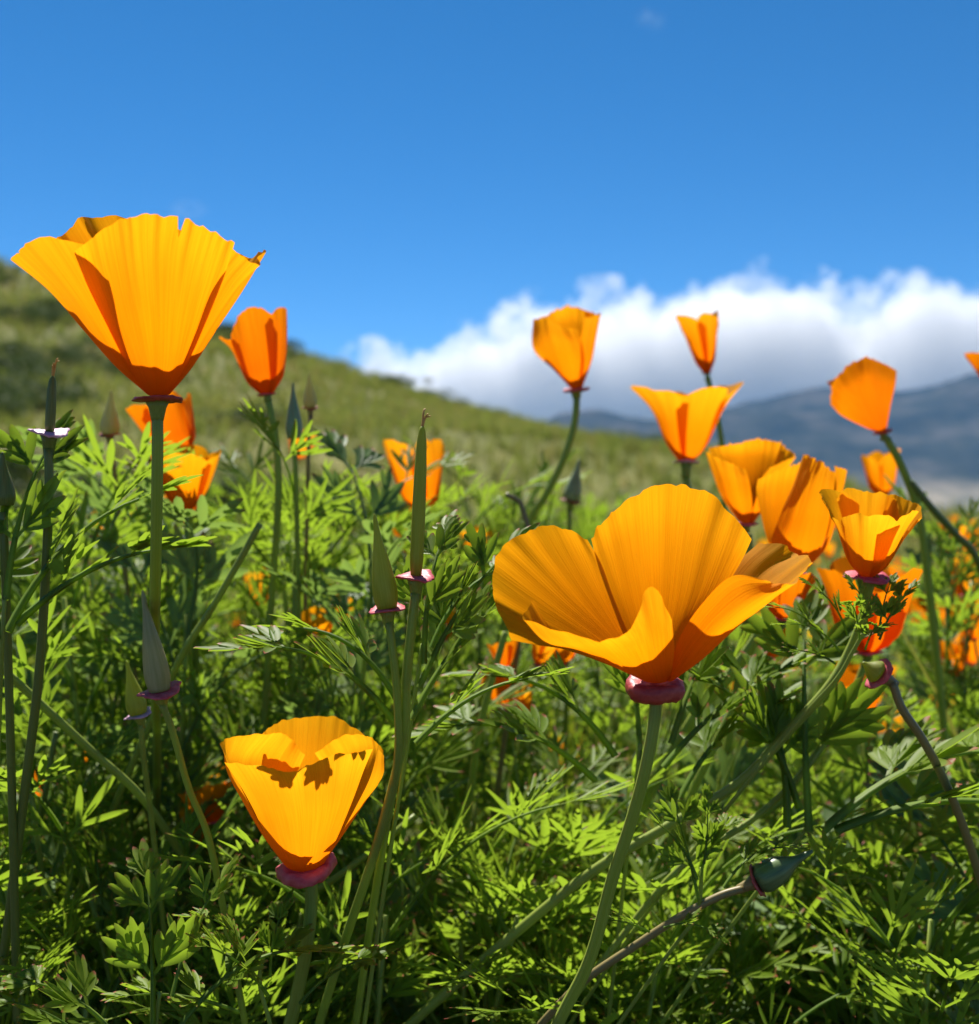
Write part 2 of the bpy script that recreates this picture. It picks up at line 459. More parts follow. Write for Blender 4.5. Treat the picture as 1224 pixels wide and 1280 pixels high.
def build_cloud():
    D = 11500.0; TH = 1900.0
    prof = [(380, 470), (420, 446), (470, 428), (520, 428), (560, 420), (600, 400), (640, 375), (700, 358), (760, 352),
            (840, 358), (900, 335), (950, 327), (1000, 338), (1040, 345), (1080, 360), (1110, 352), (1180, 334), (1224, 348),
            (1330, 350), (1500, 330), (1800, 372), (2100, 420), (2200, 470)]
    px = np.array([p[0] for p in prof], float); py = np.array([p[1] for p in prof], float)
    X = (px - W / 2) / F * D; T = CZ + (HOR - py) / F * D
    x0, x1, z0, z1 = X.min(), X.max(), 520.0, 2500.0
    # hull: wavy extruded bank with head-room over the profile
    n = 40
    xs = np.linspace(x0, x1, n); ts = np.interp(xs, X, T) + 170
    V = []; Fc = []
    for k, (yy, top) in enumerate(((D - 150, -120), (D + 350, 0), (D + TH - 400, 0), (D + TH, -200))):
        for a, t in zip(xs, ts):
            V.append((a, yy, max(t + top, z0 + 60)))
    for k, yy in enumerate((D - 150, D + TH)):
        for a in xs: V.append((a, yy, z0))
    for r in range(3):
        for i in range(n - 1):
            Fc.append((r * n + i, r * n + i + 1, (r + 1) * n + i + 1, (r + 1) * n + i))
    fb, bb = 4 * n, 5 * n
    for i in range(n - 1):
        Fc.append((fb + i, fb + i + 1, i + 1, i))
        Fc.append((bb + i + 1, bb + i, 3 * n + i, 3 * n + i + 1))
        Fc.append((fb + i + 1, fb + i, bb + i, bb + i + 1))
    Fc.append((fb, 0, n, 2 * n, 3 * n, bb))
    Fc.append((bb + n - 1, 4 * n - 1, 3 * n - 1, 2 * n - 1, n - 1, fb + n - 1))
    m, nt, out = new_mat('cloud_vapour'); L = nt.links.new
    geo = N_(nt, 'NewGeometry')
    sep = N_(nt, 'SeparateXYZ'); L(geo.outputs['Position'], sep.inputs[0])
    mr = N_(nt, 'MapRange'); mr.inputs[1].default_value = x0; mr.inputs[2].default_value = x1; L(sep.outputs[0], mr.inputs[0])
    fc = N_(nt, 'FloatCurve')
    cur = fc.mapping.curves[0]
    for k, (a, t) in enumerate(zip(X, T)):
        u, v = (a - x0) / (x1 - x0), t / 3000
        if k == 0: cur.points[0].location = (u, v)
        elif k == len(X) - 1: cur.points[-1].location = (u, v)
        else: cur.points.new(u, v)
    fc.mapping.update()
    L(mr.outputs[0], fc.inputs[1])
    top = N_(nt, 'Math', operation='MULTIPLY'); L(fc.outputs[0], top.inputs[0]); top.inputs[1].default_value = 3000
    n1 = N_(nt, 'TexNoise', i_Scale=1 / 480.0, i_Detail=6.0, i_Roughness=0.6); L(geo.outputs['Position'], n1.inputs[0])
    nz = N_(nt, 'MapRange'); nz.inputs[1].default_value = 0.3; nz.inputs[2].default_value = 0.7
    nz.inputs[3].default_value = -620; nz.inputs[4].default_value = 250; nz.clamp = False; L(n1.outputs[0], nz.inputs[0])
    h = N_(nt, 'Math', operation='SUBTRACT'); L(top.outputs[0], h.inputs[0]); L(sep.outputs[2], h.inputs[1])
    h2 = N_(nt, 'Math', operation='ADD'); L(h.outputs[0], h2.inputs[0]); L(nz.outputs[0], h2.inputs[1])
    d = N_(nt, 'MapRange', interpolation_type='SMOOTHSTEP'); d.inputs[1].default_value = 0; d.inputs[2].default_value = 110
    d.inputs[3].default_value = 0; d.inputs[4].default_value = 0.0034; L(h2.outputs[0], d.inputs[0])
    # soft lower edge
    lo = N_(nt, 'MapRange', interpolation_type='SMOOTHSTEP'); lo.inputs[1].default_value = z0; lo.inputs[2].default_value = z0 + 300; L(sep.outputs[2], lo.inputs[0])
    dm = N_(nt, 'Math', operation='MULTIPLY'); L(d.outputs[0], dm.inputs[0]); L(lo.outputs[0], dm.inputs[1])
    pv = N_(nt, 'VolumePrincipled'); pv.inputs['Color'].default_value = (0.90, 0.905, 0.915, 1)
    pv.inputs['Anisotropy'].default_value = 0.1
    L(dm.outputs[0], pv.inputs['Density']); L(pv.outputs[0], out.inputs['Volume'])
    o = obj('cloud', mesh('cloud', V, Fc, m, smooth=False))
    tag(o, 'white billowing cloud bank lying over the far mountains', 'cloud')
    return o
cloud = build_cloud()
def build_wisp(px, py, w, h, label, seed):
    D = 9000.0
    c = np.array([(px - W / 2) / F * D, D, CZ + (HOR - py) / F * D]); s = D / F
    V = []; Fc = []
    nu, nv = 16, 9
    for i in range(nv):
        th = math.pi * (i + 0.0) / (nv - 1)
        for j in range(nu):
            a = 2 * math.pi * j / nu
            V.append((math.sin(th) * math.cos(a), math.sin(th) * math.sin(a), math.cos(th)))
    for i in range(nv - 1):
        for j in range(nu):
            j2 = (j + 1) % nu; Fc.append((i * nu + j, (i + 1) * nu + j, (i + 1) * nu + j2, i * nu + j2))
    m, nt, out = new_mat('cloud_wisp'); L = nt.links.new
    tc = N_(nt, 'TexCoord')
    ln = N_(nt, 'VectorMath', operation='LENGTH'); L(tc.outputs['Object'], ln.inputs[0])
    fall = N_(nt, 'MapRange', interpolation_type='SMOOTHSTEP'); fall.inputs[1].default_value = 1.0; fall.inputs[2].default_value = 0.1; L(ln.outputs['Value'], fall.inputs[0])
    n = N_(nt, 'TexNoise', i_Scale=1.6, i_Detail=4.0); n.noise_dimensions = '4D'; n.inputs['W'].default_value = seed; L(tc.outputs['Object'], n.inputs[0])
    r = N_(nt, 'MapRange'); r.inputs[1].default_value = 0.45; r.inputs[2].default_value = 0.7; r.inputs[4].default_value = 0.0016; L(n.outputs[0], r.inputs[0])
    mu = N_(nt, 'Math', operation='MULTIPLY'); L(fall.outputs[0], mu.inputs[0]); L(r.outputs[0], mu.inputs[1])
    pv = N_(nt, 'VolumePrincipled'); pv.inputs['Color'].default_value = (0.95, 0.95, 0.95, 1); L(mu.outputs[0], pv.inputs['Density']); L(pv.outputs[0], out.inputs['Volume'])
    o = obj('cloud', mesh('cloud', V, Fc, m, smooth=True), None, c); o.scale = (w * s, w * s, h * s)
    tag(o, label, 'cloud')
build_wisp(236, 262, 30, 16, 'faint small wisp of cloud above the trumpet flower', 1.0)
build_wisp(815, 22, 26, 20, 'faint small wisp of cloud high in the deep blue sky', 4.0)
cy.volume_step_rate = 0.5
cy.volume_preview_step_rate = 0.5
cy.volume_max_steps = 96

def build_haze():
    x0, x1, y0, y1, z0, z1 = -14500, 14500, -14500, 11200, -95, ZM + 25
    V = [(x0, y0, z0), (x1, y0, z0), (x1, y1, z0), (x0, y1, z0), (x0, y0, z1), (x1, y0, z1), (x1, y1, z1), (x0, y1, z1)]
    Fc = [(3, 2, 1, 0), (4, 5, 6, 7), (0, 1, 5, 4), (1, 2, 6, 5), (2, 3, 7, 6), (3, 0, 4, 7)]
    m, nt, out = new_mat('haze_air')
    pv = N_(nt, 'VolumePrincipled'); pv.inputs['Color'].default_value = (0.26, 0.52, 1.0, 1); pv.inputs['Density'].default_value = 3.8e-5
    nt.links.new(pv.outputs[0], out.inputs['Volume'])
    o = obj('haze', mesh('haze', V, Fc, m, smooth=False))
    tag(o, 'pale haze in the air over the valley', 'haze', kind='stuff')
build_haze()

# ------------------------------------------------------------------ flowers
def petal_mesh(name, ctrl, mat, org, n=26, ruffle=0.0006, freq=7.0, serr=0.012, seed=0, pleat=0.0, slit=None):
    """ctrl (rows base->rim, cols, 3) world control points -> smooth petal with a wavy rim"""
    ctrl = np.asarray(ctrl, float)
    rows = np.stack([crom(ctrl[:, j, :], n) for j in range(ctrl.shape[1])], 1)     # (n, cols, 3)
    g = np.stack([crom(rows[i], n + 6) for i in range(n)], 0)                       # (n, n+6, 3)
    rr = np.random.default_rng(seed)
    m = n + 6
    v = np.linspace(0, 1, n)[:, None]; u = np.linspace(0, 1, m)[None, :]
    du = np.gradient(g, axis=1); dv = np.gradient(g, axis=0)
    nrm = np.cross(du, dv); nrm /= np.linalg.norm(nrm, axis=2)[..., None] + 1e-12
    wave = np.zeros((n, m))
    for k in range(4):
        f = freq * (0.6 + 0.8 * k) * rr.uniform(0.8, 1.2); wave += np.sin(2 * np.pi * (f * u * 0.5 + rr.random())) / (1 + 0.7 * k)
    g = g + nrm * (wave * ruffle * v ** 3)[..., None]
    # pleats that run the length of the petal
    pl = np.zeros((1, m))
    for k in range(3):
        pl += np.sin(2 * np.pi * (rr.uniform(2.5, 6) * u + rr.random()))
    g = g + nrm * (pl * ruffle * 0.16 * v ** 1.3)[..., None]
    if pleat:
        for k in range(6):
            uc = 0.42 + 0.09 * k + rr.uniform(-.02, .02)
            g = g - nrm * (pleat * np.exp(-((u - uc) / 0.022) ** 2) * np.clip((v - 0.35) / 0.65, 0, 1) ** 1.2)[..., None] * rr.uniform(0.5, 1.1)
    # notched rim
    jag = np.interp(np.arange(m), np.linspace(0, m, m // 2 + 1), rr.normal(0, 1, m // 2 + 1)) * 0.6 + rr.normal(0, 0.5, m)
    L = np.linalg.norm(g[-1] - g[0], axis=1)[:, None]
    vdir = dv[-1] / (np.linalg.norm(dv[-1], axis=1)[:, None] + 1e-12)
    if slit:
        jj = int(slit[0] * (m - 1)); jag[jj] -= slit[1] / serr
    fall = (np.clip((v - 0.8) / 0.2, 0, 1) ** 2)[..., None]
    g = g + fall * (vdir * L * serr * jag[:, None])[None]
    V = (g - np.asarray(org)).reshape(-1, 3)
    i = np.arange(n - 1)[:, None]; j = np.arange(m - 1)[None, :]
    Fq = np.stack([i * m + j, i * m + j + 1, (i + 1) * m + j + 1, (i + 1) * m + j], -1).reshape(-1, 4)
    uv = np.column_stack([np.tile(u[0], n), np.repeat(v[:, 0], m)])
    return mesh(name, V, Fq, mat, True, uv)

def px_grid(rows, d):
    """control rows of (x, y, dd): photo pixels and depth offset in the same pixel unit, at distance d"""
    out = []
    for r in rows:
        out.append([P(x, y, d + dd * d / F) for (x, y, dd) in r])
    return np.array(out)
def cols_grid(cols, d):
    return px_grid(list(zip(*cols)), d)

def ground_z(x, y):
    return float(terrain(x, y))

def stem_to_ground(pts):
    """extend a stem's world polyline to the soil"""
    p = np.array(pts[-1]); q = np.array(pts[-2])
    t = p - q; t /= np.linalg.norm(t)
    k = 0
    out = list(pts)
    while p[2] > ground_z(p[0], p[1]) - 0.004 and k < 40:
        t = t * np.array([0.93, 0.9, 1.0]); t[2] = min(t[2], -0.35); t /= np.linalg.norm(t)
        p = p + t * min(0.04, max(0.006, (p[2] - ground_z(p[0], p[1])) * 0.5 + 0.006))
        out.append(p.copy()); k += 1
    return np.array(out)

def add_stem(root, org, pts, r, mat, top_r=None, name='stem', flute=0.12, seg=14, to_ground=True):
    pts = np.asarray(pts, float)
    if to_ground: pts = stem_to_ground(pts)
    n = max(14, len(pts) * 5)
    rad = np.full(len(pts), r)
    rad = rad * np.linspace(0.9, 1.15, len(pts))
    if top_r: rad[0] = top_r
    V, Fc, uv = tube_geo(local(pts, org), rad, seg, flute, n)
    return obj(name, mesh(name, V, Fc, mat, True, uv), root)

def add_rim(root, org, c, axis, r, mat, thick=None, wob=0.05, dish=0.0, stem_r=None, cone=None, cone_mat=None, plump=False):
    """the flared collar under the petals and the funnel that joins it to the stalk"""
    t = thick or r * 0.2
    c = local(c, org)
    if plump:
        prof = [(r * 0.45, -t * 1.0), (r * 0.82, -t * 0.95), (r * 0.98, -t * 0.5), (r, 0), (r * 0.96, t * 0.5), (r * 0.8, t * 0.72), (r * 0.5, t * 0.5)]
    else:
        prof = [(r * 0.42, -t * 0.55), (r * 0.75, -t * 0.45), (r * 0.97, -t * 0.22), (r, 0.02 * t), (r * 0.95, t * 0.28), (r * 0.7, t * 0.3), (r * 0.4, t * 0.22)]
    V, Fc, uv = lathe_geo(prof, c, axis, 30, wob, R(0, 6), 0, dish)
    jit = np.random.default_rng(int(abs(c[0]) * 1e6) % 9999 + len(bpy.data.meshes))
    V = V + jit.normal(0, r * 0.022, V.shape)
    rim = obj('receptacle_rim', mesh('receptacle_rim', V, Fc, mat, True, uv))
    rim.parent = root
    if cone:
        V, Fc, uv = lathe_geo([(stem_r * 0.95, -cone - t * .5), (stem_r * 1.12, -cone * 0.75 - t * .5), (r * 0.36, -cone * 0.35 - t * .4), (r * 0.5, -t * 0.45)], c, axis, 18, 0, 0, 0.08)
        rim.parent = obj('receptacle', mesh('receptacle', V, Fc, cone_mat or M['stem'], True, uv), root)

def add_stamens(root, org, c, axis, length, spread, n=18):
    axis = np.asarray(axis, float); axis /= np.linalg.norm(axis)
    V = []; Fc = []
    for k in range(n):
        a = k / n * 2 * math.pi + R(-.2, .2); s = spread * R(0.4, 1.0)
        side = np.array([math.cos(a), math.sin(a), 0.0]); side -= axis * np.dot(side, axis)
        p0 = local(c, org) + side * length * 0.05
        p2 = p0 + axis * length * R(0.75, 1.0) + side * length * s
        p1 = p0 + axis * length * 0.4 + side * length * s * 0.25
        v, f, _ = tube_geo([p0, p1, p2], [length * 0.02, length * 0.025, length * 0.045], 5)
        b = len(V); V.extend(v); Fc.extend(tuple(i + b for i in q) for q in f)
    obj('stamen_cluster', mesh('stamen_cluster', V, Fc, M['stamen']), root)

def base_of(pts):
    e = stem_to_ground(pts)[-1]
    return e

def hero(label, d, base, axis, petals, stem_px, stem_r, rim_r, rim_mat, pet_mat, rim_thick=None, plump=False, dish=0.0, cone=9, group=None, seed=0, ruffle=0.0007, stam=None, serr=0.012, pleat=0.0, slit=None):
    """base (x,y) pixel of the receptacle; petals list of world control grids; stem_px list of (x,y,d)"""
    s = d / F
    sp = np.array([P(*q) for q in stem_px])
    c = P(base[0], base[1], d)
    org = base_of(sp)
    root = empty('poppy_flower', org)
    tag(root, label, 'flower', group)
    for k, g in enumerate(petals):
        mt = pet_mat[k] if isinstance(pet_mat, (list, tuple)) else pet_mat
        obj('petal', petal_mesh('petal', g, mt, org, n=40, ruffle=ruffle, seed=seed * 10 + k, serr=serr, pleat=pleat if k == 0 else 0, slit=slit if k == 0 else None), root)
    add_rim(root, org, c, axis, rim_r * s, rim_mat, (rim_thick or rim_r * 0.2) * s, 0.05, (dish or rim_r * 0.05) * s, stem_r * s, cone * s, plump=plump)
    add_stem(root, org, sp, stem_r * s, M['stem'])
    if stam: add_stamens(root, org, c, axis, stam * s, 0.25)
    return root

# --- big trumpet poppy, left
D1 = 0.285
f1_front = px_grid([
    [(184, 493, -8), (191, 496, -13), (198, 497, -15), (205, 496, -13), (211, 493, -8)],
    [(158, 455, -22), (178, 453, -42), (198, 452, -48), (217, 453, -42), (234, 455, -24)],
    [(133, 402, -42), (164, 396, -75), (196, 393, -82), (226, 396, -72), (257, 405, -44)],
    [(108, 348, -62), (150, 328, -100), (192, 320, -108), (237, 328, -98), (280, 350, -66)],
    [(97, 314, -78), (142, 277, -122), (194, 269, -130), (248, 281, -122), (296, 306, -84)]], D1)
f1_left = cols_grid([
    [(190, 495, -6), (168, 452, -18), (152, 398, -34), (143, 345, -50), (137, 316, -56)],
    [(187, 494, -5), (155, 456, -20), (127, 406, -42), (92, 350, -62), (54, 296, -75)],
    [(183, 492, 0), (144, 457, 0), (106, 413, 0), (62, 362, -4), (14, 322, -8)],
    [(185, 491, 6), (150, 458, 22), (118, 412, 42), (84, 355, 56), (46, 304, 70)],
    [(190, 490, 8), (166, 455, 32), (150, 405, 62), (126, 345, 86), (96, 298, 100)]], D1)
f1_right = cols_grid([
    [(204, 495, -6), (224, 452, -18), (244, 400, -34), (262, 345, -46), (286, 310, -50)],
    [(209, 494, -5), (234, 456, -16), (262, 406, -28), (292, 358, -36), (318, 328, -36)],
    [(213, 492, 0), (241, 459, 0), (272, 412, 0), (303, 365, 0), (334, 314, 4)],
    [(209, 491, 6), (234, 456, 24), (256, 405, 40), (280, 348, 48), (304, 318, 46)],
    [(205, 490, 8), (226, 455, 32), (242, 405, 60), (262, 345, 80), (288, 312, 84)]], D1)
f1_back = px_grid([
    [(186, 491, 6), (192, 491, 10), (198, 491, 10), (204, 491, 10), (210, 491, 6)],
    [(165, 455, 21), (180, 452, 36), (198, 450, 41), (216, 452, 36), (230, 455, 21)],
    [(135, 405, 42), (165, 398, 66), (198, 395, 71), (228, 398, 64), (256, 405, 42)],
    [(100, 345, 60), (140, 325, 87), (192, 322, 92), (236, 330, 87), (272, 352, 60)],
    [(68, 300, 67), (112, 272, 97), (180, 276, 104), (236, 292, 97), (282, 320, 64)]], D1)
hero('large orange poppy flaring like a trumpet, its thick straight stalk against the hillside', D1, (197, 499), (0, 0, 1),
     [f1_front, f1_left, f1_right, f1_back],
     [(197, 512, D1), (197, 560, D1), (196, 640, D1 + .004), (194, 740, D1 + .02), (193, 820, D1 + .06), (196, 900, D1 + .11)],
     8.0, 31, M['rim_red'], M['petal'], rim_thick=6, cone=24, seed=1, ruffle=0.0008, stam=55, serr=0.006, pleat=0.0011, slit=(0.66, 0.1))

# --- wide open poppy, centre
D2 = 0.285
f2_back = px_grid([
    [(798, 838, 3), (812, 841, 10), (824, 842, 13), (836, 841, 10), (848, 838, 3)],
    [(783, 793, 18), (803, 790, 36), (825, 788, 42), (846, 790, 36), (866, 790, 20)],
    [(764, 745, 30), (792, 735, 48), (826, 730, 55), (862, 735, 46), (900, 745, 30)],
    [(746, 700, 34), (780, 672, 52), (826, 664, 58), (876, 672, 50), (925, 705, 34)],
    [(738, 672, 32), (773, 634, 46), (826, 605, 50), (890, 618, 44), (940, 674, 32)]], D2)
f2_left = cols_grid([
    [(812, 842, 0), (786, 792, 10), (767, 747, 20), (752, 706, 27), (735, 676, 30)],
    [(808, 844, -3), (766, 786, 6), (732, 736, 14), (706, 692, 20), (688, 657, 24)],
    [(806, 846, -6), (755, 796, -2), (704, 752, 4), (658, 708, 9), (630, 682, 12)],
    [(805, 848, -8), (750, 813, -12), (698, 786, -12), (648, 760, -10), (616, 740, -6)],
    [(806, 850, -10), (752, 828, -22), (706, 812, -30), (670, 806, -32), (640, 800, -30)]], D2)
f2_front = cols_grid([
    [(800, 847, -6), (766, 824, -28), (722, 803, -48), (690, 786, -54), (668, 750, -50)],
    [(802, 850, -10), (764, 832, -42), (720, 812, -66), (684, 803, -84), (657, 776, -82)],
    [(810, 853, -16), (786, 837, -60), (764, 818, -95), (748, 806, -112), (736, 798, -124)],
    [(820, 854, -18), (808, 834, -64), (798, 812, -92), (790, 798, -106), (782, 789, -120)],
    [(830, 853, -16), (828, 828, -56), (826, 800, -80), (822, 766, -95), (818, 735, -104)],
    [(838, 849, -10), (841, 833, -38), (843, 815, -52), (843, 802, -60), (842, 790, -64)]], D2)
f2_right = cols_grid([
    [(833, 851, -14), (850, 797, -50), (880, 752, -75), (916, 720, -86), (958, 725, -80)],
    [(838, 852, -12), (870, 824, -48), (906, 786, -75), (945, 755, -86), (986, 728, -76)],
    [(844, 849, -8), (882, 820, -20), (926, 780, -25), (970, 745, -26), (1015, 706, -26)],
    [(844, 845, 0), (878, 805, 16), (918, 760, 26), (958, 714, 32), (996, 688, 32)],
    [(842, 842, 6), (868, 795, 36), (895, 745, 56), (920, 705, 66), (948, 678, 72)]], D2)
hero('wide open poppy with a tall rear petal and a plump dark red collar', D2, (818, 857), (0.02, -0.25, 1),
     [f2_back, f2_left, f2_front, f2_right],
     [(820, 868, D2), (818, 900, D2), (806, 965, D2), (788, 1030, D2 + .004), (765, 1100, D2 + .008), (737, 1200, D2 + .014), (695, 1285, D2 + .02)],
     8.5, 37, M['rim_red'], M['petal'], rim_thick=14, plump=True, cone=12, seed=2, ruffle=0.0005, stam=60, serr=0.008)

# --- yellow-orange cup, below
D3 = 0.325
f3_front = px_grid([
    [(358, 1084, -6), (369, 1090, -12), (381, 1092, -14), (393, 1090, -12), (404, 1082, -6)],
    [(335, 1050, -34), (358, 1055, -58), (381, 1057, -62), (402, 1053, -56), (422, 1046, -34)],
    [(317, 1012, -50), (348, 1015, -80), (380, 1018, -85), (412, 1010, -78), (441, 1000, -54)],
    [(299, 980, -62), (335, 978, -92), (375, 980, -98), (415, 970, -88), (455, 962, -66)],
    [(281, 954, -72), (324, 958, -100), (370, 962, -108), (415, 945, -95), (466, 936, -78)]], D3)
f3_left = cols_grid([
    [(358, 1083, -4), (332, 1045, -25), (310, 1003, -45), (292, 968, -60), (273, 931, -68)],
    [(355, 1081, 0), (327, 1042, -5), (303, 1000, -10), (284, 960, -15), (286, 923, -20)],
    [(357, 1078, 3), (332, 1036, 12), (315, 992, 22), (308, 950, 30), (332, 916, 28)],
    [(360, 1077, 6), (345, 1030, 26), (338, 990, 40), (344, 952, 45), (362, 922, 38)],
    [(366, 1076, 8), (360, 1030, 34), (362, 995, 46), (372, 965, 42), (381, 944, 30)]], D3)
f3_back = px_grid([
    [(364, 1078, 4), (373, 1078, 7), (382, 1078, 8), (391, 1078, 7), (400, 1078, 4)],
    [(345, 1040, 25), (362, 1035, 41), (382, 1033, 45), (402, 1035, 41), (420, 1040, 25)],
    [(330, 995, 42), (355, 985, 62), (383, 982, 66), (412, 985, 62), (438, 995, 42)],
    [(325, 950, 52), (352, 935, 70), (385, 930, 74), (418, 933, 70), (448, 950, 52)],
    [(328, 918, 56), (350, 902, 76), (388, 896, 80), (422, 898, 76), (460, 920, 56)]], D3)
f3_right = cols_grid([
    [(398, 1085, -6), (424, 1046, -22), (446, 1006, -35), (463, 970, -38), (473, 931, -38)],
    [(402, 1083, -2), (430, 1042, -5), (456, 1003, -8), (478, 970, -8), (479, 944, -8)],
    [(402, 1080, 4), (430, 1030, 15), (452, 985, 25), (466, 945, 30), (464, 921, 25)],
    [(400, 1078, 7), (420, 1026, 30), (435, 985, 42), (440, 945, 45), (430, 920, 38)],
    [(396, 1077, 9), (408, 1030, 36), (412, 995, 48), (408, 965, 45), (394, 942, 35)]], D3)
hero('yellow orange cup shaped poppy with a bright pink collar low among the leaves', D3, (383, 1086), (-0.17, -0.10, 1),
     [f3_front, f3_left, f3_back, f3_right],
     [(389, 1100, D3), (389, 1130, D3), (385, 1170, D3), (377, 1215, D3 + .003), (366, 1265, D3 + .006), (354, 1310, D3 + .01)],
     9.0, 38, M['rim_pink'], M['petal_yellow'], rim_thick=10, plump=True, cone=18, seed=3, ruffle=0.00035, stam=50, serr=0.006)

# --- cups placed by their receptacle, size and lean
def cup(label, d, base, Hh, Rr, lean=(0, 0), petals=None, p=0.75, mat='petal', rim='rim_pink', rim_r=None, stem=None, stem_r=6.0, stem_mat=None,
        flare=0.15, group=None, seed=1, spin=20, to_ground=True, ruffle=0.0004, cone=8, close=0.0, n=20, name='poppy_flower'):
    """a cup of four petals; lean = tilt of the axis to the right and towards the camera"""
    s = d / F
    rr = np.random.default_rng(seed)
    c = P(base[0], base[1], d)
    ax = np.array([lean[0], -lean[1], 1.0]); ax /= np.linalg.norm(ax)
    e1 = np.array([1.0, 0, 0]); e1 -= ax * np.dot(e1, ax); e1 /= np.linalg.norm(e1); e2 = np.cross(ax, e1)
    sp = np.array([P(*q) for q in stem])
    org = base_of(sp) if to_ground else sp[-1]
    root = empty(name, org); tag(root, label, 'flower', group)
    petals = petals or [(spin + 90 * k + rr.uniform(-8, 8), rr.uniform(50, 60), rr.uniform(0.92, 1.06), rr.uniform(-0.05, 0.12)) for k in range(4)]
    for k, (th, hw, ln, fl) in enumerate(petals):
        inner = 0.93 if k % 2 else 1.0
        rows = []
        sk, w1, w2, ph = rr.uniform(-.09, .09), rr.uniform(0.03, 0.09), rr.uniform(-.1, .1), rr.uniform(0, 6)
        for v in np.linspace(0, 1, 6):
            row = []
            for u in np.linspace(-1, 1, 7):
                lim = ln * (1 - 0.20 * abs(u) ** 2.6) * (1 + sk * u + 0.035 * math.sin(4 * u + ph))
                vv = v * lim
                a = math.radians(th + u * hw * (0.9 + 0.1 * v))
                r = Rr * (0.17 * (1 - vv) + vv ** p) * inner * (1 + (flare + fl) * max(0, vv - 0.55) ** 1.5 * 2.2) * (1 - close * max(0, vv - 0.6))
                r *= 1 + (w1 * math.sin(3.2 * u + ph) + w2 * u) * v * v
                h = Hh * vv * (1 - 0.12 * (flare + fl) * vv ** 3)
                q = c + s * (r * (math.cos(a) * e1 + math.sin(a) * e2) + h * ax)
                row.append(q)
            rows.append(row)
        mk = mat[k % len(mat)] if isinstance(mat, (list, tuple)) else mat
        obj('petal', petal_mesh('petal', np.array(rows), M[mk], org, n=n, ruffle=ruffle, seed=seed * 7 + k, serr=0.01), root)
    rim_r = rim_r or Rr * 0.34
    add_rim(root, org, c, ax, rim_r * s, M[rim], rim_r * s * 0.22, 0.07, rim_r * s * 0.06, stem_r * s, cone * s, stem_mat or M['stem'])
    sp[0] = c - ax * (cone * 0.8) * s
    add_stem(root, org, sp, stem_r * s, stem_mat or M['stem'], to_ground=to_ground, flute=0.08, seg=10)
    return root

cup('small pale yellow poppy cup with a flat pink collar above ferny leaves', 0.35, (1084, 720), 96, 49, (0.0, 0.26),
    [(-118, 54, 1.0, 0.05), (-52, 50, 0.96, 0.0), (12, 52, 1.02, 0.05), (75, 58, 1.05, -0.05), (150, 56, 1.06, 0.12)], 0.62, ['petal_yellow'], 'rim_pink', 28,
    [(1084, 735, .35), (1080, 770, .352), (1062, 815, .355), (1035, 860, .354), (985, 915, .356), (925, 978, .358), (840, 1030, .36), (740, 1090, .363), (640, 1170, .367)],
    7.0, seed=21, cone=34)
cup('orange poppy flaring to one side with a pink collar beside the slender young one', 0.58, (858, 577), 98, 52, (0.02, 0.02),
    [(-155, 58, 0.98, 0.35), (-70, 56, 0.92, 0.1), (20, 58, 1.06, 0.15), (110, 58, 0.95, 0.05)], 0.7, 'petal', 'rim_lilac', 16,
    [(861, 590, .58), (862, 650, .58), (858, 760, .585)], 5.5, seed=24, cone=20)
cup('slender young poppy with pointed petals high against the cloud', 0.66, (884, 466), 78, 24, (-0.15, 0.0),
    [(-140, 62, 0.95, 0.15), (-50, 62, 0.92, 0.0), (40, 60, 1.0, 0.0), (130, 60, 0.9, 0.1)], 0.6, 'petal', 'rim_red', 7,
    [(886, 474, .66), (897, 520, .66), (904, 580, .66), (906, 700, .665)], 4.0, seed=25, cone=10)
cup('small closed orange poppy behind the pale cup, low against the mountains', 0.75, (1103, 622), 56, 22, (-0.05, 0.02),
    None, 0.42, 'petal', 'rim_pink', 8, [(1104, 630, .75), (1106, 680, .75), (1108, 780, .755)], 4.0, seed=28, close=0.2)
cup('orange poppy bloom hiding behind the pale cup and its leaves', 0.46, (1085, 815), 112, 58, (0.0, 0.04),
    [(-150, 58, 0.95, 0.1), (-85, 56, 0.7, 0.0), (-25, 58, 0.96, 0.05), (80, 62, 1.0, 0.1)], 0.45, 'petal_deep', 'rim_pink', 18,
    [(1082, 825, .46), (1060, 880, .462), (1000, 970, .47), (960, 1015, .475), (830, 1085, .49), (760, 1130, .5)], 5.5, seed=29)
cup('orange poppy with a side petal flipped out, behind the large trumpet flower', 0.46, (334, 493), 100, 42, (-0.14, 0.03),
    [(-175, 50, 0.82, 0.7), (-95, 60, 1.0, 0.0), (-10, 58, 1.0, 0.0), (90, 60, 0.95, 0.0)], 0.55, 'petal_deep', 'rim_pink', 12,
    [(336, 503, .46), (344, 545, .46), (348, 620, .462), (340, 740, .47)], 5.0, seed=30, flare=0.0)
cup('drooping orange poppy half hidden by the thick trumpet flower stalk', 0.50, (228, 570), 80, 40, (-0.42, 0.0),
    [(-160, 60, 1.0, -0.05), (-70, 60, 0.95, 0.0), (20, 56, 0.9, 0.0), (110, 60, 0.95, 0.0)], 0.5, 'petal_deep', 'rim_red', 11,
    [(230, 578, .50), (236, 620, .50), (240, 700, .505)], 4.5, seed=31, close=0.1)
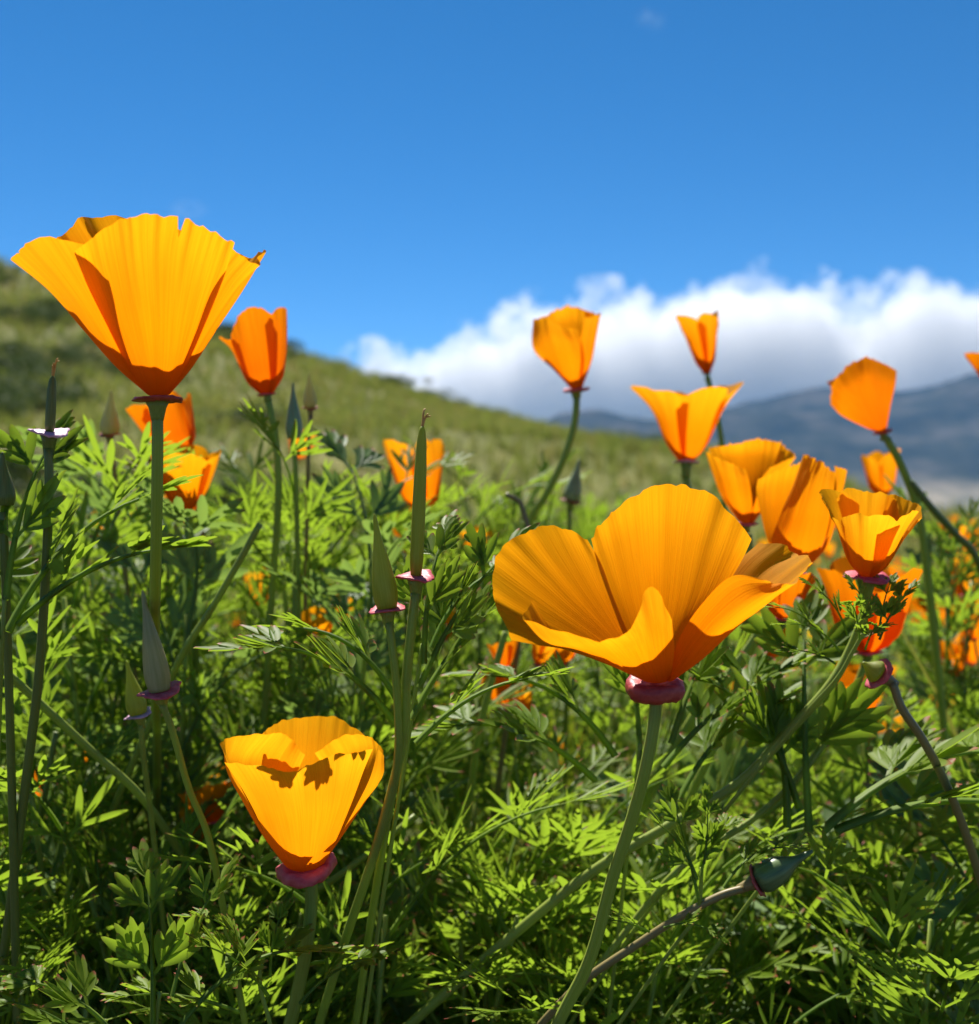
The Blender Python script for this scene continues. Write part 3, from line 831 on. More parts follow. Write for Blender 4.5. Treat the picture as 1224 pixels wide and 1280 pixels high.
cup('orange poppy behind the ribbed seed pod, one petal cupped over', 0.60, (530, 640), 92, 36, (-0.16, 0.05),
    [(-130, 66, 1.02, -0.1), (-40, 60, 0.98, -0.1), (50, 60, 0.9, 0.0), (150, 58, 0.96, 0.1)], 0.45, 'petal', 'rim_pink', 10,
    [(532, 648, .60), (535, 700, .60), (538, 800, .605)], 4.0, seed=32, close=0.05)
cup('narrow orange poppy low beside the seed pods', 0.66, (513, 694), 66, 22, (-0.12, 0.03),
    None, 0.5, 'petal', 'rim_pink', 8, [(515, 702, .66), (520, 760, .66), (524, 860, .665)], 4.0, seed=33)
cup('little fan shaped orange poppy beside the wide open one', 0.70, (597, 712), 50, 22, (0.0, 0.05),
    None, 0.8, 'petal', 'rim_pink', 7, [(598, 720, .70), (600, 780, .70), (602, 880, .705)], 3.2, seed=34)
cup('orange poppy at the foot of the trumpet flower stalk', 0.62, (234, 655), 52, 27, (-0.1, 0.1),
    None, 0.7, 'petal_deep', 'rim_pink', 8, [(236, 663, .62), (240, 700, .62), (244, 780, .625)], 3.8, seed=35)
cup('orange poppy beyond the nodding one, beside the mountains', 0.58, (1252, 492), 60, 30, (-0.2, 0.0),
    None, 0.6, 'petal_deep', 'rim_red', 10, [(1254, 500, .58), (1258, 560, .58), (1264, 700, .585)], 4.5, seed=36)
cup('small deep orange poppy under the right petal of the wide open one', 0.42, (978, 775), 62, 32, (0.1, 0.0),
    None, 0.5, 'petal_deep', 'rim_pink', 13, [(972, 783, .42), (955, 815, .42), (920, 880, .425), (880, 960, .43)], 5.5, seed=37)

# --- furled flowers shaped petal by petal
d6 = 0.44
hero('tall orange poppy wrapped tight with one long folded petal behind the pale cup', d6, (996, 717), (0.08, -0.05, 1), [
    cols_grid([[(985, 712, -4), (962, 690, -25), (975, 645, -34), (992, 605, -36), (1004, 569, -30)], [(992, 715, -10), (985, 680, -40), (995, 640, -48), (1007, 600, -48), (1018, 572, -40)],
               [(1000, 716, -10), (1008, 680, -42), (1018, 640, -48), (1026, 605, -46), (1032, 582, -38)], [(1008, 714, -6), (1028, 682, -25), (1038, 645, -30), (1042, 612, -30), (1043, 590, -26)]], d6),
    cols_grid([[(984, 710, 0), (962, 680, 0), (952, 645, 0), (947, 615, 0), (950, 600, 0)], [(987, 708, 6), (968, 675, 20), (962, 640, 28), (962, 610, 30), (966, 590, 28)],
               [(990, 707, 9), (980, 670, 30), (978, 635, 40), (980, 605, 44), (985, 583, 42)], [(994, 706, 10), (995, 670, 34), (997, 635, 48), (1000, 600, 54), (1003, 578, 50)]], d6),
    cols_grid([[(1006, 712, -4), (1030, 680, -14), (1040, 645, -18), (1046, 610, -18), (1044, 583, -16)], [(1010, 711, 0), (1036, 680, 0), (1046, 645, 0), (1054, 612, 0), (1059, 588, 2)],
               [(1008, 708, 6), (1030, 675, 20), (1040, 640, 28), (1046, 610, 30), (1050, 590, 28)], [(1004, 706, 9), (1018, 670, 30), (1024, 635, 40), (1028, 605, 46), (1030, 588, 44)]], d6)],
    [(990, 728, d6), (970, 755, d6), (945, 800, d6 + .002), (912, 845, d6 + .006), (880, 880, d6 + .01), (830, 960, d6 + .02)], 8.0, 20, M['rim_pink'], M['petal'], rim_thick=5, seed=6, ruffle=0.0004)
d5 = 0.50
hero('orange poppy with one rounded petal folding outward behind the big open one', d5, (932, 655), (0.02, -0.05, 1), [
    cols_grid([[(922, 650, -4), (902, 620, -12), (890, 590, -18), (880, 562, -22)], [(928, 654, -9), (912, 622, -30), (903, 590, -38), (898, 572, -40)],
               [(934, 655, -10), (926, 625, -34), (920, 598, -42), (916, 580, -44)], [(940, 653, -6), (940, 625, -24), (936, 600, -30), (931, 587, -30)]], d5),
    cols_grid([[(925, 650, 4), (908, 610, 16), (895, 580, 24), (884, 560, 22)], [(930, 648, 9), (922, 605, 36), (915, 572, 46), (915, 555, 44)],
               [(936, 647, 11), (942, 605, 42), (945, 570, 54), (947, 549, 50)], [(942, 648, 8), (960, 610, 32), (972, 578, 38), (976, 552, 34)]], d5),
    cols_grid([[(936, 654, -8), (945, 625, -26), (952, 600, -30), (962, 585, -26)], [(942, 654, -5), (958, 630, -12), (974, 600, -12), (991, 572, -8)],
               [(944, 651, 2), (960, 622, 10), (978, 590, 16), (993, 568, 14)], [(942, 649, 8), (956, 612, 30), (968, 580, 36), (978, 554, 32)]], d5)],
    [(935, 668, d5), (938, 720, d5), (930, 800, d5 + .005), (915, 900, d5 + .01)], 6.0, 16, M['rim_pink'], M['petal'], rim_thick=4, seed=5, ruffle=0.0004)
d7 = 0.56
hero('rounded orange poppy nodding on a long arching stalk in front of the mountains', d7, (1104, 540), (-0.25, -0.05, 1), [
    cols_grid([[(1094, 540, -4), (1068, 528, -16), (1050, 518, -22), (1038, 506, -22)], [(1098, 541, -9), (1073, 512, -32), (1054, 494, -42), (1041, 480, -40)], [(1100, 541, -10), (1084, 504, -36), (1072, 478, -46), (1062, 456, -42)],
               [(1103, 541, -10), (1094, 500, -36), (1088, 470, -46), (1086, 447, -40)], [(1108, 539, -6), (1114, 505, -24), (1120, 480, -28), (1122, 463, -24)]], d7),
    cols_grid([[(1095, 538, 2), (1068, 515, 14), (1050, 495, 20), (1033, 477, 20)], [(1099, 536, 8), (1080, 505, 30), (1066, 485, 40), (1052, 470, 40)],
               [(1104, 535, 10), (1098, 500, 36), (1094, 475, 46), (1090, 452, 44)], [(1108, 536, 6), (1114, 505, 22), (1119, 482, 26), (1121, 466, 24)]], d7)],
    [(1108, 547, d7), (1126, 580, d7), (1148, 640, d7 + .002), (1160, 720, d7 + .005), (1170, 810, d7 + .01), (1182, 930, d7 + .015)], 5.5, 12, M['rim_red'], M['petal_deep'], rim_thick=4, seed=7, ruffle=0.0005)
d8 = 0.58
hero('orange poppy goblet with wavy rim on a curved stalk, alone against the white cloud', d8, (720, 487), (-0.08, -0.1, 1), [
    cols_grid([[(714, 486, -2), (692, 462, -6), (667, 436, -8), (667, 399, -10)], [(717, 488, -9), (700, 458, -28), (686, 425, -36), (680, 398, -36)],
               [(721, 489, -10), (716, 455, -34), (710, 428, -42), (702, 408, -42)], [(725, 488, -8), (730, 455, -26), (728, 432, -32), (722, 412, -32)]], d8),
    cols_grid([[(722, 489, -9), (726, 455, -28), (726, 425, -34), (730, 398, -32)], [(727, 487, -4), (738, 455, -12), (744, 425, -14), (749, 393, -14)],
               [(727, 484, 4), (738, 450, 14), (742, 420, 18), (746, 392, 18)], [(724, 482, 9), (730, 445, 30), (732, 415, 36), (730, 388, 36)]], d8),
    cols_grid([[(716, 484, 3), (694, 455, 12), (676, 430, 18), (670, 400, 20)], [(718, 482, 8), (704, 445, 32), (692, 412, 42), (688, 391, 42)],
               [(722, 481, 10), (716, 440, 38), (712, 405, 48), (710, 383, 46)], [(726, 482, 7), (732, 445, 26), (738, 412, 32), (742, 390, 30)]], d8)],
    [(721, 497, d8), (718, 530, d8), (704, 575, d8), (682, 620, d8 + .002), (664, 650, d8 + .005), (640, 740, d8 + .01)], 5.0, 17, M['rim_pink'], M['petal'], rim_thick=5, seed=8, ruffle=0.0004)

# ------------------------------------------------------------------ seed pods and buds
def pod(label, d, base, tip, width, stem, rim_r=None, rim='rim_pink', mat='pod', stem_mat=None, shape='pod', stem_r=5.0, withered=False, name='seed_pod', to_ground=True, axis_dd=0.0, bulb=False):
    s = d / F
    c = P(base[0], base[1], d); t = P(tip[0], tip[1], d + axis_dd * s)
    ax = t - c; Ln = np.linalg.norm(ax); ax /= Ln
    sp = np.array([P(*q) for q in stem])
    org = base_of(sp) if to_ground else sp[-1]
    root = empty(name, org); tag(root, label, 'seed pod' if shape == 'pod' else 'bud')
    w = width * s / 2
    if shape == 'pod':
        prof = [(w * 0.8, 0), (w, Ln * 0.12), (w * 1.0, Ln * 0.45), (w * 0.9, Ln * 0.72), (w * 0.72, Ln * 0.9), (w * 0.5, Ln * 0.97), (w * 0.28, Ln)]
        V, Fc, uv = lathe_geo(prof, local(c, org), ax, 20, 0, 0, 0.16)
    else:
        prof = [(w * 0.80, 0), (w, Ln * 0.12), (w * 0.98, Ln * 0.25), (w * 0.76, Ln * 0.45), (w * 0.46, Ln * 0.65), (w * 0.25, Ln * 0.82), (w * 0.17, Ln * 0.94), (w * 0.05, Ln)]
        if bulb: prof = [(w * 0.7, 0), (w * 0.97, Ln * 0.09), (w, Ln * 0.24), (w * 0.88, Ln * 0.42), (w * 0.58, Ln * 0.57), (w * 0.33, Ln * 0.70), (w * 0.22, Ln * 0.86), (w * 0.1, Ln)]
        prof = [tuple(q) for q in crom(np.array(prof), 24)]
        V, Fc, uv = lathe_geo(prof, local(c, org), ax, 24, 0, 0, 0.04)
    nm = 'pod_body' if shape == 'pod' else 'bud_cap'
    obj(nm, mesh(nm, V, Fc, M[mat], True, uv), root)
    if rim_r:
        add_rim(root, org, c, ax + np.array([R(-.06, .06), -0.2, 0]), rim_r * s, M[rim], rim_r * s * 0.2, 0.07, rim_r * s * 0.10, stem_r * s, 26 * s * stem_r / 6, stem_mat)
        sp[0] = c - ax * (20 * s * stem_r / 6)
    if withered:
        for k in range(4):
            a = R(0, 6.28); e = np.array([math.cos(a), math.sin(a) * 0.6, 0])
            p0 = t - ax * 1.0 * s
            pts = [p0, p0 + ax * 7 * s + e * 1.5 * s, p0 + ax * (12 + 3 * k) * s + e * R(2, 5) * s, p0 + ax * (14 + 3 * k) * s + e * R(5, 11) * s]
            V, Fc, uv = tube_geo(local(pts, org), [1.8 * s, 1.4 * s, 1.1 * s, 0.7 * s], 6, 0, 10)
            obj('withered_stigma', mesh('withered_stigma', V, Fc, M['withered'], True, uv), root)
    add_stem(root, org, sp, stem_r * s, stem_mat or M['stem'], to_ground=to_ground, flute=0.1, seg=12)
    return root

pod('tall ribbed green seed pod with a withered tip over a flat pink collar', 0.30, (520, 720), (528, 533), 17,
    [(518, 740, .30), (514, 790, .30), (508, 850, .302), (503, 930, .306), (470, 1060, .318), (430, 1180, .335)], 24, 'rim_pink', 'pod', stem_r=6.5, withered=True)
pod('pointed dark green bud beside the tall ribbed pod, on a pale pink collar', 0.30, (484, 760), (468, 642), 31,
    [(487, 775, .30), (493, 830, .30), (497, 880, .302), (497, 950, .306), (480, 1050, .32)], 23, 'rim_pink', 'pod', stem_r=5.5, shape='bud', name='poppy_bud')
pod('pale pointed bud with a pink collar under the trumpet flower', 0.31, (200, 864), (178, 738), 32,
    [(204, 878, .31), (216, 915, .312), (236, 985, .318), (260, 1045, .325), (280, 1140, .335)], 27, 'rim_pink', 'bud', stem_r=5.0, shape='bud', name='poppy_bud')
pod('dim green bud with a mauve collar behind the pale pointed bud', 0.36, (173, 893), (158, 826), 26,
    [(175, 900, .36), (180, 950, .362), (190, 1030, .37)], 17, 'rim_lilac', 'pod', stem_r=4.0, shape='bud', name='poppy_bud')
pod('dark slim seed pod with a lilac collar on a long dark stalk', 0.33, (62, 540), (66, 470), 13,
    [(63, 553, .33), (61, 620, .33), (57, 720, .332), (48, 850, .336), (32, 980, .342), (8, 1170, .352)], 24, 'rim_lilac', 'stem_dark', M['stem_dark'], stem_r=6.5, withered=True)
pod('brownish bud with a reddish collar against the dark hillside scrub', 0.50, (137, 543), (139, 488), 24,
    [(138, 552, .50), (143, 590, .50), (150, 650, .505)], 13, 'rim_red', 'bud', M['stem_brown'], stem_r=3.2, shape='bud', name='poppy_bud')
pod('thin brownish bud with a reddish collar beside the trumpet flower, near a grey green bud', 0.50, (388, 510), (386, 466), 17,
    [(388, 516, .50), (386, 550, .50), (384, 640, .505)], 10, 'rim_red', 'bud', M['stem_brown'], stem_r=3.0, shape='bud', name='poppy_bud')
pod('grey green spindle bud standing among the upper leaves', 0.46, (368, 548), (366, 478), 21,
    [(368, 555, .46), (370, 600, .46), (372, 690, .465)], 0, 'rim_red', 'bud_grey', stem_r=3.6, shape='bud', name='poppy_bud')
pod('dark blunt bud without collar close by the slim dark pod', 0.33, (4, 632), (3, 565), 30,
    [(4, 640, .33), (6, 700, .33), (10, 820, .335)], 0, 'rim_red', 'stem_dark', M['stem_dark'], stem_r=6.0, shape='bud', name='poppy_bud')
pod('pale green pointed bud above the wide open poppy', 0.62, (714, 626), (724, 574), 22,
    [(713, 634, .62), (712, 680, .62), (710, 780, .625)], 12, 'rim_red', 'bud_grey', stem_r=3.6, shape='bud', name='poppy_bud')
pod('glossy green bud with a red collar lying along a brown branch', 0.33, (946, 1102), (1016, 1064), 38,
    [(935, 1106, .33), (900, 1120, .33), (850, 1146, .332), (790, 1185, .336), (735, 1222, .34), (700, 1255, .344), (660, 1300, .35)], 21, 'rim_red', 'bud_green', M['stem_brown'], stem_r=5.5, bulb=True, shape='bud', name='poppy_bud')
pod('stubby spent receptacle with a pink collar on a brown arching stalk', 0.34, (1099, 842), (1078, 828), 30,
    [(1105, 856, .34), (1128, 886, .34), (1152, 922, .342), (1178, 970, .346), (1205, 1035, .352), (1232, 1120, .36)], 22, 'rim_pink', 'pod', M['stem_brown'], stem_r=6.0, shape='bud', name='poppy_bud')

# loose stalks that cross the leaves
def stalk(label, pts, r, mat='stem'):
    w = np.array([P(*q) for q in pts]); org = base_of(w)
    d = pts[0][2]
    sp = stem_to_ground(w)
    V, Fc, uv = tube_geo(local(sp, org), np.linspace(0.75, 1.1, len(sp)) * r * d / F, 12, 0.1, len(sp) * 5)
    o = obj('poppy_stalk', mesh('poppy_stalk', V, Fc, M[mat], True, uv), None, org)
    tag(o, label, 'stalk')
stalk('bare dark stalk leaning up under the trumpet flower', [(325, 655, .40), (300, 700, .40), (262, 765, .402), (230, 815, .405), (190, 900, .415)], 5.5)
stalk('thick slanting stalk crossing behind the pale pointed bud', [(-20, 815, .36), (40, 870, .37), (110, 935, .38), (180, 1000, .39), (240, 1090, .41)], 7.0)
stalk('stalk branching from the nodding poppy away past the pale cup', [(1138, 602, .56), (1165, 635, .56), (1195, 668, .562), (1222, 700, .566), (1250, 790, .57)], 6.0, 'stem_dark')
stalk('hooked dark stalk with a dry tip behind the wide open poppy', [(632, 618, .50), (648, 626, .50), (656, 645, .50), (660, 672, .50), (655, 760, .505), (640, 860, .51)], 4.5, 'stem_brown')
stalk('long pale stalk lying across behind the yellow orange cup', [(520, 1020, .40), (470, 1060, .40), (400, 1110, .402), (330, 1140, .405), (260, 1180, .41)], 6.0)
stalk('pale stalk running parallel to the lower stem of the pale cup', [(1070, 868, .365), (1040, 915, .364), (1000, 970, .363), (940, 1025, .362), (850, 1085, .362), (770, 1180, .365)], 5.0)
stalk('upright stalk beside the left petal of the wide open poppy', [(632, 790, .46), (618, 840, .46), (600, 910, .462), (590, 980, .466)], 5.5)
stalk('dark upright stalk rising below the slim pod', [(70, 915, .42), (55, 1000, .42), (40, 1080, .425)], 5.0, 'stem_dark')

# ------------------------------------------------------------------ poppy leaves
def lobe(V, Fc, T, p, dirv, nrm, Ln, w, fold, curl, rows=4):
    """one strap lobe; p base, dirv along, nrm up; adds 3 x (rows+1) vertices"""
    side = np.cross(dirv, nrm); b = len(V)
    ws = [0.55, 0.85, 1.0, 0.92, 0.42] if rows == 4 else [0.6, 1.0, 0.5]
    for i in range(rows + 1):
        t = i / rows
        c = p + dirv * Ln * t + nrm * (curl * Ln * t * t)
        ww = w * ws[i]
        V.append(c - side * ww + nrm * fold * ww); V.append(c + dirv * (0.08 * Ln if i == rows else 0)); V.append(c + side * ww + nrm * fold * ww)
        T += [t * 0.98, t, t * 0.98]
    for i in range(rows):
        for k in (0, 1):
            Fc.append((b + i * 3 + k, b + i * 3 + k + 1, b + i * 3 + k + 4, b + i * 3 + k + 3))

def rot(v, ax, a):
    ax = ax / (np.linalg.norm(ax) + 1e-12)
    return v * math.cos(a) + np.cross(ax, v) * math.sin(a) + ax * np.dot(ax, v) * (1 - math.cos(a))

def leaf_geo(rs, Ln=0.07, pairs=3, w=0.0016, rows=4, teeth=3, broad=1.0, arch=0.9):
    """a ferny, several times divided leaf that leaves the origin along +Z and arches toward +Y"""
    V = []; Fc = []; T = []
    n = 12
    ts = np.linspace(0, 1, n)
    ang = arch * ts ** 1.4 + rs.uniform(-.1, .1)
    twist = rs.uniform(-.5, .5)
    pts = [np.zeros(3)]
    for i in range(1, n):
        pts.append(pts[-1] + np.array([0.12 * twist * ts[i], math.sin(ang[i]), math.cos(ang[i])]) * Ln / (n - 1))
    pts = np.array(pts)
    tan = np.gradient(pts, axis=0); tan /= np.linalg.norm(tan, axis=1)[:, None]
    # rachis as a narrow triangular tube
    for i in range(n):
        nr = np.cross(np.array([1.0, 0, 0]), tan[i]); r = 0.00085 * (1.25 - 0.8 * ts[i])
        for k in range(3):
            a = k * 2.094
            V.append(pts[i] + r * (math.cos(a) * np.array([1.0, 0, 0]) + math.sin(a) * nr)); T.append(0.0)
    for i in range(n - 1):
        for k in range(3):
            k2 = (k + 1) % 3
            Fc.append((i * 3 + k, i * 3 + k2, (i + 1) * 3 + k2, (i + 1) * 3 + k))
    def pinna(p, d, nrm, size):
        # short flat axis, then 3..5 lobes fanning from it, some of them split again
        k = teeth + rs.integers(0, 2)
        base_len = size * 0.34
        lobe(V, Fc, T, p, d, nrm, base_len * 1.5, w * 0.55, 0.2, 0.05, 2)
        for q in range(len(T) - 9, len(T)): T[q] = 0.0
        for j in range(k):
            f = (j / (k - 1) - 0.5) if k > 1 else 0
            dd = rot(d, nrm, -f * rs.uniform(1.0, 1.5))
            p1 = p + d * base_len * (1.05 - abs(f) * 0.9)
            L1 = size * (0.62 - 0.25 * abs(f)) * rs.uniform(0.85, 1.15)
            wd = w * rs.uniform(0.85, 1.2) * broad
            lobe(V, Fc, T, p1, dd, nrm, L1, wd, 0.45, rs.uniform(-.12, .18), rows)
            if rs.random() < 0.55:
                sgn = 1 if rs.random() < .5 else -1
                lobe(V, Fc, T, p1 + dd * L1 * 0.45, rot(dd, nrm, 0.55 * sgn), nrm, L1 * 0.42, wd * 0.75, 0.4, 0.05, rows)
    for i in range(pairs):
        t = 0.42 + 0.5 * i / max(1, pairs - 1) * 0.92
        k = min(n - 1, int(t * (n - 1)))
        nr = np.cross(np.array([1.0, 0, 0]), tan[k]); nr = -nr if nr[2] < 0 else nr
        size = Ln * (0.50 - 0.20 * i / pairs) * rs.uniform(0.85, 1.15)
        for sg in (-1, 1):
            d = rot(tan[k], nr, sg * rs.uniform(0.55, 0.95))
            d = d + nr * rs.uniform(0.0, 0.35); d /= np.linalg.norm(d)
            n2 = nr - d * np.dot(nr, d); n2 /= np.linalg.norm(n2)
            pinna(pts[k], d, n2, size)
    nr = np.cross(np.array([1.0, 0, 0]), tan[-1]); nr = -nr if nr[2] < 0 else nr
    pinna(pts[-1], tan[-1], nr, Ln * 0.36)
    return np.array(V), Fc, np.array(T)

rs = np.random.default_rng(11)
LEAVES = []
for k in range(12):
    V, Fc, T = leaf_geo(rs, Ln=rs.uniform(0.055, 0.08), pairs=int(rs.integers(2, 4)), w=rs.uniform(0.0008, 0.0012), teeth=int(rs.integers(3, 5)), arch=rs.uniform(0.4, 1.2))
    LEAVES.append(fast_mesh('leaf', V, Fc, M['leaf'], True, {'tip': T}))
GREY = []
for k in range(3):
    V, Fc, T = leaf_geo(rs, Ln=rs.uniform(0.05, 0.07), pairs=2, w=0.0019, arch=rs.uniform(0.6, 1.3))
    GREY.append(fast_mesh('leaf', V, Fc, M['leaf_grey'], True, {'tip': T}))
BROAD = []
for k in range(6):
    V, Fc, T = leaf_geo(rs, Ln=rs.uniform(0.032, 0.045), pairs=2, w=0.00125, teeth=4, broad=1.1, arch=rs.uniform(0.4, 1.1))
    BROAD.append(fast_mesh('leaf', V, Fc, M['leaf'], True, {'tip': T}))

def leaf_obj(root, me, loc, yaw, pitch, sc, roll=0.0):
    o = bpy.data.objects.new('leaf', me)
    m = Matrix.Translation(loc) @ Euler((0, 0, yaw)).to_matrix().to_4x4() @ Euler((-pitch, roll, 0)).to_matrix().to_4x4() @ Matrix.Scale(sc, 4)
    link(o, root)
    o.location, o.rotation_mode = m.to_translation(), 'QUATERNION'
    o.rotation_quaternion = m.to_quaternion()
    o.scale = (sc,) * 3
    return o

PROTO = {}
def proto(hh, k):
    """stem mesh + leaf placements for a plant of height hh (metres)"""
    key = (hh, k)
    if key in PROTO: return PROTO[key]
    q = np.random.default_rng(int(hh * 1000) * 10 + k)
    lean = q.uniform(-.12, .12, 2)
    pts = [np.array([lean[0] * t * hh + 0.008 * math.sin(5 * t + k), lean[1] * t * hh + 0.008 * math.cos(4 * t + k), -0.006 + t * hh * 0.90]) for t in np.linspace(0, 1, 6)]
    V, Fc, uv = tube_geo(pts, np.linspace(0.0017, 0.0009, 6), 7, 0.1, 12)
    stem = mesh('stem', V, Fc, M['stem'], True, uv)
    pl = []
    n = 7 + int(hh * 22)
    for i in range(n):
        t = 0.12 + 0.88 * (i + 0.5) / n
        z = crom(np.array(pts), 60)[min(59, int(t * 59))]
        pitch = q.uniform(0.25, 1.0) * (1.15 - 0.75 * t)
        pl.append((int(q.integers(0, 100)), tuple(z), i * 2.4 + q.uniform(-.5, .5), pitch, q.uniform(0.8, 1.15), q.uniform(-.3, .3)))
    PROTO[key] = (stem, pl)
    return PROTO[key]

HS = (0.16, 0.22, 0.28, 0.34, 0.40)
def plant(x, y, h, label, group, seed):
    hh = min(HS, key=lambda a: abs(a - h)); sc = h / hh
    stem, pl = proto(hh, seed % 4)
    root = empty('poppy_plant', (x, y, ground_z(x, y)))
    root.rotation_euler = (0, 0, R(0, 6.28)); root.scale = (sc,) * 3
    tag(root, label, 'plant', group)
    obj('stem', stem, root)
    grey = random.random() < 0.06
    for (li, z, yaw, pitch, s, roll) in pl:
        if random.random() < 0.08: continue
        pool = GREY if grey else LEAVES
        leaf_obj(root, pool[(li + seed) % len(pool)], z, yaw + R(-.3, .3), pitch, s * R(0.85, 1.15), roll)
    return root

near_top = ([-200, 0, 100, 200, 260, 300, 380, 430, 460, 500, 560, 620, 700, 800, 900, 1000, 1100, 1224, 1400],
            [640, 640, 625, 640, 600, 560, 535, 555, 640, 760, 740, 800, 900, 930, 920, 830, 900, 820, 800])
far_top = ([-200, 0, 150, 300, 420, 450, 500, 540, 580, 640, 700, 760, 820, 900, 1000, 1080, 1140, 1180, 1224, 1400],
           [590, 600, 595, 590, 600, 700, 760, 640, 580, 600, 590, 615, 640, 680, 730, 740, 690, 625, 610, 600])
MARKS = ((110, 'by the slim dark pod'), (260, 'behind the trumpet flower stalk'), (450, 'between the trumpet flower and seed pods'), (600, 'behind the two seed pods'),
         (760, 'between the seed pods and wide open poppy'), (930, 'behind the wide open poppy'), (1130, 'behind the pale cup'), (9999, 'past the pale cup'))
def near_what(px):
    return next(m for x, m in MARKS if px < x)
WINDOWS = [(515, 655, .62, 45), (595, 690, .66, 28), (205, 545, .48, 45), (228, 630, .6, 30), (640, 825, .72, 50), (700, 835, .72, 45), (1085, 770, .45, 60), (268, 1030, .8, 24),
           (1078, 890, .8, 24), (404, 800, .9, 16), (1215, 790, .85, 30), (320, 450, .45, 45), (645, 885, .75, 50)]
def place_plant(px, d, ty, seed):
    x = (px - W / 2) / F * d
    h = min(CZ + (HOR - ty) / F * d - ground_z(x, d), 0.44)
    if h < 0.10: return False
    where = near_what(px)
    row = 'front rows' if d < 0.75 else 'middle rows' if d < 1.3 else 'back rows'
    plant(x, d, h, ('feathery' if h > 0.25 else 'low') + ' poppy plant in the %s, %s' % (row, where), 'poppy plants of the %s %s' % (row, where), seed)
    return True
cnt = 0; tries = 0
for (px, d, ty) in ((300, .5, 555), (335, .52, 560), (375, .5, 540), (400, .52, 545), (425, .5, 560), (275, .55, 580), (100, .6, 600), (150, .62, 595), (180, .6, 620), (30, .58, 610), (70, .62, 605),
                    (560, .68, 580), (585, .7, 575), (620, .7, 600), (660, .72, 590), (700, .72, 590), (1180, .62, 620), (1205, .6, 610), (740, .8, 605), (245, .6, 600), (450, .56, 640), (20, .5, 585), (55, .52, 595), (85, .55, 590), (120, .5, 600), (165, .52, 600), (215, .55, 610), (235, .5, 620), (355, .58, 560), (410, .58, 570), (440, .6, 590), (540, .62, 620), (600, .62, 610), (640, .66, 600), (1150, .66, 650), (1215, .7, 615)):
    if place_plant(px, d, ty, cnt): cnt += 1
for k in range(400):
    if cnt >= 100: break
    d = R(.37, .47); px = R(-120, W + 120)
    ty = R(930, 1220)
    if abs(px - 380) < 75: ty = max(ty, 1120)
    if abs(px - 815) < 60: ty = max(ty, 960)
    if 900 < px < 1070: ty = max(ty, 1180)
    if place_plant(px, d, ty, cnt): cnt += 1
while cnt < 300 and tries < 5000:
    tries += 1
    d = 0.43 + 1.9 * random.random() ** 1.35
    px = R(-160, W + 160)
    near = d < 0.62
    ty = np.interp(px, *(near_top if near else far_top))
    if near: ty += (0.62 - d) * 560
    ty += abs(random.gauss(0, 60))
    for (wx, wy, wd, wr) in WINDOWS:
        if d < wd and abs(px - wx) < wr + 45 / d * 0.5: ty = max(ty, wy + wr)
    if place_plant(px, d, ty, cnt): cnt += 1

# sprigs that stand in front, with leaves one can pick apart
def sprig(label, base, leaves, stem, r=3.0, mat='stem', k_=1.0):
    """leaves: (px, py, d, yaw, pitch, scale, pool index)"""
    w = np.array([P(*q) for q in stem]); org = base_of(w)
    root = empty('leaf_sprig', org); tag(root, label, 'leaf sprig')
    add_stem(root, org, w, r * stem[0][2] / F, M[mat], seg=9)
    for (px, py, d, yaw, pitch, sc, k) in leaves:
        leaf_obj(root, BROAD[k % 6], local(P(px, py, d), org), yaw, pitch, sc * k_, R(-.2, .2))
    return root
sprig('leaf sprig with red tipped lobes below the yellow orange cup', None,
      [(335, 1245, .31, 2.2, .5, .8, 0), (318, 1225, .31, 1.2, .6, .72, 1), (338, 1222, .31, -0.5, .2, .6, 2), (312, 1195, .312, 1.6, .5, .6, 4),
       (375, 1255, .31, -1.5, .7, .85, 5), (300, 1265, .308, 1.7, 1.1, .9, 0)],
      [(330, 1190, .312), (325, 1230, .312), (340, 1290, .312)], k_=0.72)
sprig('leaf sprig with toothed lobes in the shade below the pale pointed bud', None,
      [(190, 1290, .30, .4, .1, .9, 2), (225, 1285, .30, -1.2, .7, .9, 4), (150, 1300, .30, 1.3, .6, .8, 1), (120, 1310, .30, 1.5, .9, .8, 5), (215, 1250, .302, -.8, .3, .7, 0)],
      [(200, 1240, .302), (195, 1290, .302), (205, 1340, .305)])
sprig('dark ferny leaf sprig cupped round the stalk of the pale cup', None,
      [(1075, 800, .335, 2.6, .2, .7, 1), (1085, 790, .335, .6, .15, .65, 2), (1100, 800, .335, -1.2, .6, .85, 3), (1098, 795, .338, -.6, .4, .75, 0), (1050, 815, .335, 1.4, .6, .7, 4),
       (1045, 830, .335, 1.7, 1.0, .7, 5), (1060, 795, .338, 1.2, .3, .75, 2), (1030, 800, .337, 1.0, .5, .8, 1), (1082, 812, .333, 3.1, .5, .6, 4)],
      [(1080, 790, .337), (1066, 815, .338), (1045, 850, .34), (1000, 900, .345)], k_=0.55)
sprig('leaf sprig rising from the brown branch beside the glossy bud', None,
      [(873, 1125, .325, .3, .1, .95, 0), (876, 1095, .325, -1.0, .3, .8, 1), (872, 1100, .325, 1.4, .4, .8, 2), (880, 1080, .326, .2, .1, .7, 3), (905, 1110, .326, -1.3, .7, .9, 4), (830, 1160, .325, -2.0, 1.0, .6, 1), (812, 1165, .325, 1.9, 1.1, .6, 3)],
      [(877, 1085, .328), (875, 1125, .33), (868, 1150, .332), (830, 1200, .336)], k_=0.62)
